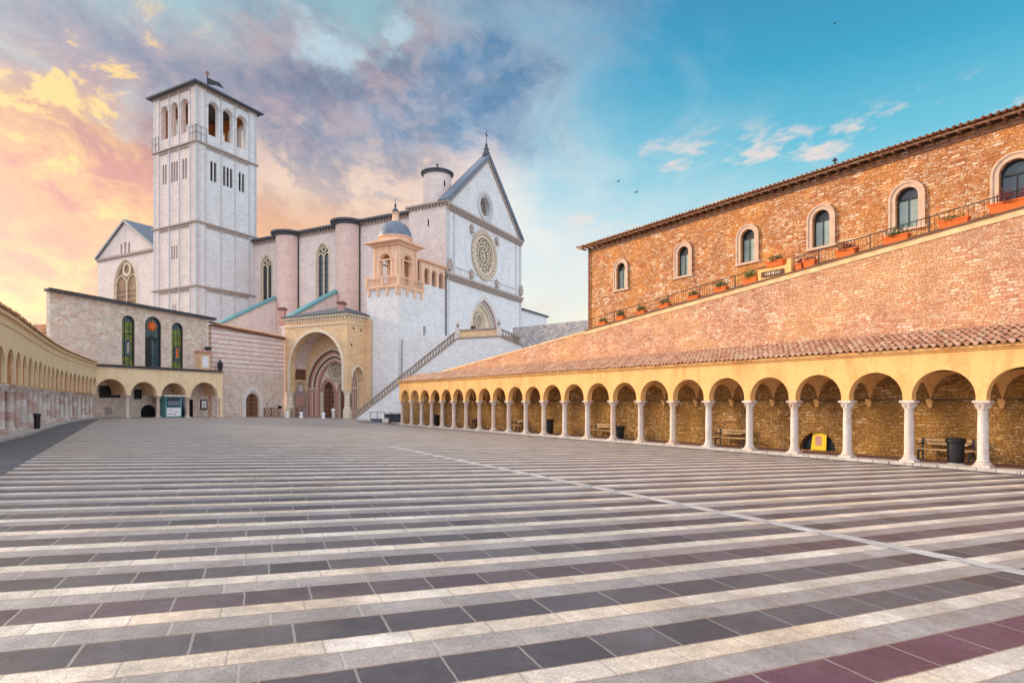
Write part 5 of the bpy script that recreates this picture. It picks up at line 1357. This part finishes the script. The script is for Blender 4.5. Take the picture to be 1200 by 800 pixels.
# framed notice
def frame_notice(px0, px1, y0, y1, lab):
    a, b = LB.s_at(px0), LB.s_at(px1); c_ = (a+b)/2; z1, z0 = LB.z_at(y0, c_), LB.z_at(y1, c_)
    t = thing('notice_frame', lab, 'notice', LB.p(c_, z0, .05))
    mb = MB(); mb.box(LB, a, b, z0, z1, .10, .004); mb.build('frame', 'iron', t); mb = MB(); mb.box(LB, a+.14, b-.14, z0+.16, z1-.16, .115, .101); mb.build('sheet', 'white_paint', t)
    mb = MB(); mb.sweep(LB, [(c_-.1, z1-.5), (c_+.1, z1-.8), (c_-.02, z1-1.1), (c_+.1, z1-1.4)], .08, .122, .116); mb.build('emblem', 'slate', t)
frame_notice(234.5, 242.5, 468, 479.5, 'black framed white notice on the wall inside the rightmost far arch')

# information booth in third arch
s_a, s_b = AF.s_at(192, -.6), AF.s_at(211, -.6); p = AF.p((s_a+s_b)/2, 0, -.6); zg = gz(p.x, p.y)
kb = thing('information_booth', 'dark glass information booth with white panel inside the third far arch', 'booth', (p.x, p.y, zg))
mb = MB(); mb.box(AF, s_a, s_b, zg, zg+2.45, -.3, -1.6); mb.build('body', 'teal', kb)
mb = MB(); mb.box(AF, s_a-.35, s_b+.3, zg+2.45, zg+2.62, .0, -1.9); mb.build('roof', 'marble', kb)
mb = MB(); mb.box(AF, s_a+.12, s_b-.2, zg+.1, zg+1.1, -.22, -.298); mb.build('white_panel', 'white_paint', kb)
mb = MB(); mb.box(AF, s_a+.15, s_b-.25, zg+1.25, zg+2.3, -.22, -.298); mb.build('pane', 'glass', kb)
mb = MB(); mb.box(AF, s_a+.2, s_b-.3, zg+1.4, zg+1.9, -.19, -.219); mb.build('screen', 'lead', kb)
mb = MB()
for a, z in ((.35, .35), (1.1, .55), (.9, .3), (.4, .8)): mb.box(AF, s_a+a, s_a+a+.35, zg+z, zg+z+.1, -.20, -.219)
mb.build('photos', 'pinkm', kb)
mb = MB(); mb.sweep(AF, [(s_b+.1, zg+2.45), (s_b+.55, zg)], .12, -.25, -.4); mb.build('strut', 'lead', kb)

# plaque aedicule on the arcade roof and wall lantern
a = LB.s_at(231.5, .5); b = LB.s_at(246, .5); c_ = (a+b)/2; z0 = zft+.2; z1 = LB.z_at(411, c_, .5)
ps = thing('plaque_stele', 'small stone stele with white plaque at the end of the far portico roof', 'plaque', LB.p(c_, z0, .4))
mb = MB(); mb.box(LB, a+.15, b-.15, z0-.3, z1-.25, .8, .004); mb.build('body', 'porch_stone', ps)
mb = MB(); mb.box(LB, a-.1, b+.1, z1-.25, z1-.02, 1.0, .004); mb.build('cap', 'pinkm', ps)
mb = MB(); mb.box(LB, a+.45, b-.45, z0+.5, z1-.7, .84, .801); mb.build('plaque', 'white_paint', ps)
ql = LB.p(LB.s_at(258, .8), LB.z_at(438, 16.5, .8), .8)
wl2 = thing('wall_lantern', 'black iron wall lantern on a bracket beside the striped wall', 'lantern', ql)
mb = MB(); mb.lathe((ql.x, ql.y, ql.z), [(.12, .3), (.3, .5), (.38, 1.2), (.45, 1.25), (.15, 1.7), (.05, 1.95)], 6); mb.build('lamp_head', 'iron', wl2)
mb = MB(); mb.tube((ql.x, ql.y, ql.z), LB.p(LB.s_at(258, .8), ql.z, .0), .05); mb.tube((ql.x, ql.y, ql.z+.3), (ql.x, ql.y, ql.z-.1), .05); mb.tube((ql.x, ql.y, ql.z), (ql.x-1.2, ql.y-2.0, ql.z), .04); mb.build('bracket', 'iron', wl2)
# small floodlight on stele
fl = thing('floodlight', 'small dark floodlight perched on top of the stone stele', 'floodlight', LB.p(c_+.5, z1, .5))
mb = MB(); mb.box(LB, c_+.2, c_+.9, z1+.15, z1+.55, .8, .4); mb.build('lamp_head', 'iron', fl); mb = MB(); mb.tube(LB.p(c_+.5, z1-.02, .6), LB.p(c_+.5, z1+.2, .6), .06); mb.build('stand', 'iron', fl)

# ================================================================ LEFT PORTICO
lp = thing('portico', 'curving left hand portico with striped red and white marble columns', 'portico', (*LC[2], gz(*LC[2])))
LT = EYE+3.9; LCAP = EYE+.80; fc = None
mbw, mbv, mbc, mbk, mbb, mbrf, mbfl = MB(), MB(), MB(), MB(), MB(), MB(), MB()
for k in range(NB+1):
    c_ = LC[k]; zg = gz(*c_)+.10
    d = (LC[min(k+1, NB)]-LC[max(k-1, 0)]); rz = math.atan2(d.y, d.x)
    if fc is None: fc = make_column(lp, (*c_, zg), LCAP-zg, .185, 'column_red', rz)
    elif k < NB: 
        o = dup(fc, lp, Vector((*c_, zg))-wloc(lp), rz); 
for k in range(NB):
    a, b = LC[k], LC[k+1]; L = (b-a).length; f = Fr(tuple(a), tuple(b-a)); nn_ = Vector((f.u.y, -f.u.x)); f.n = nn_
    bay(mbw, f, 0, L, LCAP, LT, L/2-.22, .74, .22, -.24)
    mbc.box(f, 0, L, LT-.55, LT-.45, .27, .222); mbc.box(f, 0, L, LT-.15, LT-.0, .36, .222)
    zg0, zg1 = gz(*a), gz(*b)
    def hb(mbx, d0, d1, o0, o1):
        mbx.hexa([f.p(0, zg0+o0, d0), f.p(L, zg1+o0, d0), f.p(L, zg1+o0, d1), f.p(0, zg0+o0, d1), f.p(0, zg0+o1, d0), f.p(L, zg1+o1, d0), f.p(L, zg1+o1, d1), f.p(0, zg0+o1, d1)])
    hb(mbk, .8, -.4, -.3, .10); hb(mbfl, -.4, -3.2, -.3, .09)
    mbb.box(f, 0, L, -.2, LT-.05, -3.2, -3.6)
    path = [(.24, LCAP+.01)]+arc(L/2, LCAP+.74, L/2-.24, 14)+[(L-.24, LCAP+.01)]
    for p, q in zip(path, path[1:]): mbv.poly([f.p(*p, .10), f.p(*q, .10), f.p(*q, -3.2), f.p(*p, -3.2)])
    tile_roof(mbrf, lambda s, t, f=f: f.p(s, LT+.06+t*.03, .5-t*.99), L, 4.0, .25, .42, .07, k)
mbw.build('arcade_wall', 'plaster_pale', lp); mbc.build('cornice', 'plaster_pale', lp); mbk.build('kerb', 'kerb', lp); mbfl.build('portico_floor', 'kerb', lp)
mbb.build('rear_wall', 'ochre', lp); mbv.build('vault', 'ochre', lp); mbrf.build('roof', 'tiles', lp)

# little house behind the left portico
D_ = 63; hx0, hx1 = (8-600)/F*D_, (60-600)/F*D_
hs_ = thing('small_house', 'low ochre house with tiled roof peeping over the left portico', 'house', (hx0+2, D_+3, 1))
HF = Fr((hx0, D_), (1, .12)); HF.n = Vector((.12, -1)).normalized()
mb = MB(); mb.box(HF, 0, 5.4, 0, EYE+7.4, 0, -5); mb.build('wall', 'ochre', hs_)
mb = MB(); tile_roof(mb, lambda s, t: HF.p(-.5+s, EYE+7.4+t*.34, .6-t*.94), 6.4, 3.6, .27, .42, .08, 21); mb.build('roof', 'tiles', hs_)
mb = MB(); mb.panel(HF, [(1.2, EYE+5), (2.0, EYE+5), (2.0, EYE+6.4), (1.2, EYE+6.4)], (), .03, .003); mb.build('window', 'glass', hs_)

# ================================================================ UPPER TERRACE, STAIRS, GREY WALL
mb = MB(); zt5 = EYE+8.9
mb.slab([(-15.6, 83.9), (-8.7, 80.0), (.4, 79.6), (9.3, 72.3), (40, 62), (70, 110), (30, 170), (-5, 118), (-10, 95)], -.5, zt5)
o = mb.build('upper_terrace', 'white_rough'); o['kind'] = 'structure'
SY = 78.4; SF = Fr((0, SY), (1, 0)); SF.n = Vector((0, -1))
X = lambda px: (px-600)/F*SY; Zs = lambda py: EYE+(HZ-py)/F*SY
st = thing('staircase', 'grand double flight stone staircase with balustrade rising before the basilica', 'staircase', (X(470), SY, 0))
mb = MB(); mb.panel(SF, [(X(416), Zs(496)), (X(640), Zs(496)), (X(640), Zs(416)), (X(584), Zs(394.5)), (X(536), Zs(396.5)), (X(416), Zs(491))], (), 0, -.8)
mb.build('wall', 'white_rough', st)
mb = MB(); a, b = (X(418), Zs(491)), (X(536), Zs(397)); n_ = 66
for i in range(n_):
    x0 = a[0]+(b[0]-a[0])*i/n_; x1 = a[0]+(b[0]-a[0])*(i+1)/n_; z = a[1]+(b[1]-a[1])*(i+1)/n_
    mb.wbox(x0, x1, SY+.8, SY+3.2, max(z-1.2, -.5), z)
mb.wbox(X(536), X(584), SY+.8, SY+3.2, Zs(420), Zs(396.5))
a2, b2 = (X(584), Zs(396)), (X(640), Zs(417)); n2_ = 16
for i in range(n2_):
    x0 = a2[0]+(b2[0]-a2[0])*i/n2_; x1 = a2[0]+(b2[0]-a2[0])*(i+1)/n2_; z = a2[1]+(b2[1]-a2[1])*(i+1)/n2_
    mb.wbox(x0, x1, SY+.8, SY+3.2, z-1.2, z)
mb.build('steps', 'pale_stone', st)
mb = MB()
rail_p = [(X(415), Zs(484.5)), (X(536), Zs(387)), (X(584.5), Zs(384.5)), (X(640), Zs(408))]
base_p = [(X(415), Zs(491)), (X(536), Zs(396.6)), (X(584.5), Zs(394)), (X(640), Zs(416))]
for p, q in zip(rail_p, rail_p[1:]): mb.sweep(SF, [p, q], .22, -.1, -.5)
mb.build('handrail', 'rail_stone', st)
mb = MB()
for p, q in zip(base_p, base_p[1:]): mb.sweep(SF, [p, q], .24, .06, -.5)
mb.build('stringer', 'rail_stone', st)
mb = MB(); mb.lathe((0, 0), [(.15, -.55), (.15, -.47), (.08, -.42), (.17, -.2), (.07, .15), (.07, .3), (.14, .38), (.14, .48)], 8)
bal = None
def put_bal(x, z):
    global bal
    loc = Vector((x, SY+.3, z))-wloc(st)
    if bal is None: bal = mb.build('baluster', 'rail_stone', None); bal.parent = st; bal.location = loc
    else: dup(bal, st, loc)
nb = 36
for i in range(nb):
    t = (i+.5)/nb; x = rail_p[0][0]+(rail_p[1][0]-rail_p[0][0])*t; put_bal(x, ((rail_p[0][1]+(rail_p[1][1]-rail_p[0][1])*t)+(base_p[0][1]+(base_p[1][1]-base_p[0][1])*t))/2)
for i in range(17):
    t = (i+.5)/17; x = rail_p[2][0]+(rail_p[3][0]-rail_p[2][0])*t; put_bal(x, ((rail_p[2][1]+(rail_p[3][1]-rail_p[2][1])*t)+(base_p[2][1]+(base_p[3][1]-base_p[2][1])*t))/2)
mb = MB(); mb.box(SF, X(537), X(583.5), Zs(395.5), Zs(386.5), -.2, -.4); mb.build('parapet_panel', 'porch_stone', st)
for px_, y_ in ((536, 386), (584.5, 383.8)):
    m3 = MB(); m3.box(SF, X(px_)-.3, X(px_)+.3, Zs(y_+11), Zs(y_-1.5), .02, -.6); p_ = m3.build('pedestal', 'pale_stone', st)
    m3 = MB(); m3.lathe((X(px_), SY+.3, Zs(y_-1.5)), [(.22, 0), (.12, .12), (.3, .45), (.12, .75), (.05, .95)], 12); m3.build('ball_finial', 'cornice', p_, True)
# grey wall right of the stairs
ga, gb = Vector((.3, 79.6)), Vector((9.6, 72.0)); GF = Fr(tuple(ga), tuple(gb-ga)); gl = (gb-ga).length
mb = MB(); mb.box(GF, 0, gl+4, 2, EYE+9.9, .3, -.4); gw_ = mb.build('stone_wall', 'grey_stone'); tag(gw_, 'grey weathered stone parapet wall between the basilica annex and the orange building', 'wall')

# ================================================================ SMALL THINGS
def on_ground(px, D, zf=None):
    x = (px-600)/F*D; return Vector((x, D, gz(x, D) if zf is None else zf))
def bin_(q, lab, h=.86, r=.25):
    t = thing('litter_bin', lab, 'litter bin', q, 'black litter bins under the porticoes')
    mb = MB(); mb.lathe(tuple(q), [(r*.92, 0), (r*.95, .03), (r, h*.8)], 16); mb.build('body', 'black', t, True)
    mb = MB(); mb.lathe(tuple(q), [(r*1.12, h*.8), (r*1.18, h*.84), (r*1.18, h*.95), (r*1.0, h), (.02, h*1.01)], 16); mb.build('lid', 'black', t, True)
    mb = MB(); mb.lathe(tuple(q), [(r*1.0, -.02), (r*1.02, .02), (r*.96, .035)], 16); mb.build('foot_ring', 'marble', t, True)
def sP(px, d): return RF.s_at(px, d)
for px, d, lab in ((1120, -.75, 'black cylindrical litter bin in front of the wooden bench by the rightmost columns'),
                   (725.5, -.9, 'small dark litter bin near the middle of the right hand portico'),
                   (643.5, -.8, 'dark box litter bin between columns in the far half of the right hand portico'),
                   (511, -.8, 'dark litter bin near the stair end of the right hand portico')):
    q = RF.p(sP(px, d), .10, d); bin_(q, lab, .95 if px > 1000 else (.8 if px == 725.5 else 1.05), .27 if px > 1000 else .3)
c_ = LC[8]; q = Vector(((43.5-600)/F*31.3, 31.3, 0)); q.z = gz(q.x, q.y)+.1; bin_(q, 'slim black litter bin standing between the striped left portico columns', 0.85, .14)
def bench(px0, px1, lab, mat='wood'):
    s0_, s1_ = RF.s_at(px0, -1.5), RF.s_at(px1, -1.5)
    if s0_ > s1_: s0_, s1_ = s1_, s0_
    t = thing('bench', lab, 'bench', RF.p((s0_+s1_)/2, .1, -1.5), 'benches inside the right hand portico')
    mb = MB(); 
    for k in range(3): mb.box(RF, s0_, s1_, .52, .56, -1.28-.15*k, -1.40-.15*k)
    mb.build('seat', mat, t)
    mb = MB()
    for k in range(2): mb.box(RF, s0_, s1_, .70+.14*k, .80+.14*k, -1.74, -1.78)
    mb.build('backrest', mat, t)
    for a in (s0_+.15, s1_-.2):
        mb = MB(); mb.box(RF, a, a+.06, .10, .519, -1.26, -1.32); mb.box(RF, a, a+.06, .10, .96, -1.69, -1.739); mb.box(RF, a, a+.06, .46, .519, -1.32, -1.69); mb.box(RF, a, a+.06, .72, .78, -1.26, -1.69); mb.build('leg', 'iron', t)
bench(1073, 1145, 'light wooden bench behind the black bin near the rightmost columns')
bench(838, 876, 'wooden bench against the wall left of the yellow display board')
bench(693, 722, 'dark wooden bench under the middle arches of the right hand portico', 'wood')
bench(601, 613, 'short wooden bench in the far arches of the right hand portico', 'wood')
bench(546, 557, 'small dark bench farthest along the right hand portico', 'brown')

# bollards before the porch
bl = [(337, 'leftmost white stone bollard in front of the church porch'), (353, 'white stone bollard in front of the wall monument'), (379, 'white stone bollard left of the person in the church doorway')]
for px, lab in bl:
    q = on_ground(px, 83.0 if px < 370 else 82.0); t = thing('bollard', lab, 'bollard', q, 'white bollards before the porch')
    mb = MB(); mb.lathe(tuple(q), [(.3, -.05), (.3, .1), (.22, .15), (.22, .62), (.28, .66), (.22, .82), (.05, .9)], 14); mb.build('post', 'white_paint', t, True)
# lamp post / dark lamp near fence
q = on_ground(328, 84.5); t = thing('floor_lamp', 'short dark ground lamp left of the porch', 'lamp', q)
mb = MB(); mb.tube(q, q+Vector((0, 0, 1.25)), .05); mb.build('post', 'iron', t); mb = MB(); mb.lathe((q.x, q.y, q.z+1.2), [(.1, 0), (.3, .1), (.32, .35), (.1, .5)], 12); mb.build('lamp_head', 'black', t, True)
# low iron fences
def fence(p, q, h, lab, step=.4):
    p = Vector(p); q = Vector(q); L = (q-p).length; f = Fr((p.x, p.y), (q.x-p.x, q.y-p.y)); zg = p.z; t = thing('fence', lab, 'fence', p)
    mb = MB(); mb.box(f, 0, L, zg+h-.06, zg+h, .03, -.03); mb.box(f, 0, L, zg+.1, zg+.15, .03, -.03); mb.box(f, 0, L, zg+h*.5, zg+h*.5+.05, .03, -.03); mb.build('rails', 'brown', t)
    n = int(L/step); mb = MB()
    for k in range(n): mb.sweep(f, [(L*k/n, zg+.12), (L*(k+1)/n, zg+h-.05)], .04, .02, -.02); mb.sweep(f, [(L*k/n, zg+h-.05), (L*(k+1)/n, zg+.12)], .04, .02, -.02)
    mb.build('lattice', 'brown', t)
    for k in range(3):
        mb = MB(); a = L*k/2; mb.box(f, a-.04, a+.04, zg-.05, zg+h+.08, .045, -.045); mb.build('post', 'brown', t)
fence(on_ground(310, 84.0), on_ground(326, 86.0), 1.3, 'low lattice fence against the striped wall right of the wooden door')
fence(on_ground(341, 86.3), on_ground(354, 85.6), 1.3, 'low lattice gate closing the left side of the church porch')
# slim rail by the stairs
q0, q1 = on_ground(434, 76.5), on_ground(468, 72.5)
t = thing('handrail', 'slim grey metal handrail at the foot of the great staircase', 'handrail', q0)
mb = MB(); mb.tube(q0+Vector((0, 0, 1.15)), q1+Vector((0, 0, 1.15)), .03); mb.build('rail', 'iron', t)
for k in range(5): p_ = q0.lerp(q1, k/4); mb = MB(); mb.tube(p_-Vector((0, 0, .05)), p_+Vector((0, 0, 1.18)), .035); mb.build('post', 'iron', t)
# slatted dark stall, planter pots, low slab
f = Fr(tuple(on_ground(451, 66)[:2]), (1, -.25)); z = gz(*f.o)
t = thing('market_stall', 'long dark slatted box stall beside the last column of the right portico', 'stall', (*f.o, z))
mb = MB(); mb.box(f, 0, 2.1, z+.12, z+.95, 0, -1.2); mb.build('body', 'slate', t)
mb = MB()
for k in range(5): mb.box(f, .02, 2.08, z+.18+k*.16, z+.25+k*.16, .04, .003)
mb.build('slats', 'black', t); mb = MB(); mb.box(f, -.1, 2.2, z+.95, z+1.02, .1, -1.3); mb.build('top', 'black', t)
mb = MB(); [mb.box(f, a, a+.1, z-.03, z+.12, -.1, -1.1) for a in (.1, 1.9)]; mb.build('leg', 'black', t)
f = Fr(tuple(on_ground(434.5, 68)[:2]), (1, -.2)); z = gz(*f.o)
t = thing('low_bench', 'low dark slab bench left of the slatted stall', 'bench', (*f.o, z)); mb = MB(); mb.box(f, 0, 1.3, z+.2, z+.42, 0, -.6); mb.build('seat', 'slate', t); mb = MB(); mb.box(f, .1, 1.2, z-.03, z+.2, -.08, -.5); mb.build('base', 'lead', t)
for i, (px, D_, r_, lab) in enumerate(((450.5, 65.3, .26, 'round pale stone pot at the left end of the slatted stall'), (453.8, 64.9, .22, 'smaller pale stone pot in front of the slatted stall'))):
    q = on_ground(px, D_); mb = MB(); mb.lathe(tuple(q), [(r_*.6, -.02), (r_*.95, .12), (r_, .35), (r_*.85, .5), (r_*.95, .55), (r_*.7, .53), (.02, .45)], 14); o = mb.build('stone_pot', 'marble', None, True); tag(o, lab, 'pot')

# person standing in the porch
def person(q, rz, lab):
    t = thing('person', lab, 'person', q)
    def skin_mesh(name, pts, edges, rad, mat, sub=2):
        me = bpy.data.meshes.new(name); me.from_pydata([Vector(p) for p in pts], edges, []); o = bpy.data.objects.new(name, me); C.objects.link(o)
        sk = o.modifiers.new('s', 'SKIN'); sl = me.skin_vertices[0].data
        for i, r_ in enumerate(rad): sl[i].radius = (r_, r_*(.82 if i < 3 else 1)) if isinstance(r_, (int, float)) else r_
        sl[0].use_root = True; ss_ = o.modifiers.new('d', 'SUBSURF'); ss_.levels = ss_.render_levels = sub
        dg = bpy.context.evaluated_depsgraph_get(); m2 = bpy.data.meshes.new_from_object(o.evaluated_get(dg)); bpy.data.objects.remove(o)
        m2.polygons.foreach_set('use_smooth', [True]*len(m2.polygons)); m2.materials.clear(); m2.materials.append(M[mat])
        o = bpy.data.objects.new(name, m2); C.objects.link(o); o.parent = t; return o
    pts = [(0, 0, .92), (0, 0, 1.12), (0, 0, 1.36), (0, 0, 1.46), (0, -.01, 1.52), (0, -.02, 1.60), (0, -.01, 1.68)]
    rad = [.13, .12, .13, .055, .06, .088, .07]; ed = [(i, i+1) for i in range(6)]
    for sx in (-1, 1):
        b_ = len(pts); pts += [(sx*.09, 0, .86), (sx*.10, -.01, .48), (sx*.10, .02, .10), (sx*.11, -.12, .04)]; rad += [.085, .058, .042, .035]
        ed += [(0, b_), (b_, b_+1), (b_+1, b_+2), (b_+2, b_+3)]
        a_ = len(pts); pts += [(sx*.18, 0, 1.38), (sx*.24, .02, 1.12), (sx*.24, -.05, .88), (sx*.24, -.07, .80)]; rad += [.058, .042, .03, .032]
        ed += [(2, a_), (a_, a_+1), (a_+1, a_+2), (a_+2, a_+3)]
        for k in range(5):
            h_ = len(pts); dy = -.035+.018*k; ln = (.055, .075, .082, .076, .06)[k]
            pts += [(sx*(.24+(.015 if k == 0 else 0)), -.07+dy, .79), (sx*.238, -.075+dy*1.1, .79-ln)]; rad += [.009, .007]; ed += [(a_+3, h_), (h_, h_+1)]
    skin_mesh('body', pts, ed, rad, 'skin')
    skin_mesh('shirt', [(0, 0, .88), (0, 0, 1.12), (0, 0, 1.38), (-.17, 0, 1.38), (-.235, .02, 1.14), (.17, 0, 1.38), (.235, .02, 1.14)], [(0, 1), (1, 2), (2, 3), (3, 4), (2, 5), (5, 6)], [.165, .145, .145, .075, .06, .075, .06], 'cloth_white')
    skin_mesh('trousers', [(0, 0, .94), (-.09, 0, .84), (-.10, -.01, .48), (-.10, .02, .12), (.09, 0, .84), (.10, -.01, .48), (.10, .02, .12)], [(0, 1), (1, 2), (2, 3), (0, 4), (4, 5), (5, 6)], [.145, .1, .078, .07, .1, .078, .07], 'cloth_white')
    mb = MB(); o = mb
    mb.lathe((q.x, q.y+.015, q.z+1.60), [(.094, -.02), (.10, .04), (.085, .10), (.04, .135), (.0, .14)], 16); mb.build('hair', 'hair', t, True)
    mb = MB(); 
    for sx in (-1, 1): mb.lathe((q.x+sx*.032, q.y-.096, q.z+1.605), [(.001, -.008), (.010, 0), (.001, .008)], 8)
    mb.build('eyes', 'black', t); mb = MB(); mb.tube(q+Vector((0, -.095, 1.60)), q+Vector((0, -.118, 1.565)), .009, 6, .014); mb.build('nose', 'skin', t)
    t.rotation_euler = (0, 0, rz); return t
q = on_ground(390.5, 82.8); person(q, R(15), 'person in white clothes standing at the foot of the porch doors')

# three birds
for px, py, D_, lab in ((724.5, 213, 60, 'small dark bird flying left of the pair, above the stone building roof'), (745.5, 225.5, 58, 'dark bird flying lower right of the pair above the stone building'), (978.5, 28, 70, 'lone bird high in the blue sky at the right')):
    q = Vector(((px-600)/F*D_, D_, EYE+(HZ-py)/F*D_)); mb = MB()
    mb.lathe((0, 0, 0), [(.0, -.16), (.035, -.08), (.045, 0), (.03, .1), (.005, .18)], 8)
    rot = Matrix.Rotation(R(80), 3, 'Y'); mb.v = [rot @ v for v in mb.v]
    for sg_ in (-1, 1):
        mb.poly([(.05, 0, .02), (-.07, 0, .02), (-.06, sg_*.2, .10), (.03, sg_*.2, .11)]); mb.poly([(.03, sg_*.2, .11), (-.06, sg_*.2, .10), (-.10, sg_*.42, .04)])
    mb.poly([(-.12, 0, 0), (-.25, .06, .0), (-.25, -.06, 0)])
    mb.v = [v*1.1+q for v in mb.v]; o = mb.build('bird', 'iron'); o.data.transform(Matrix.Translation(-q)); o.location = q
    o.rotation_euler = (0, 0, R(35)); tag(o, lab, 'bird')
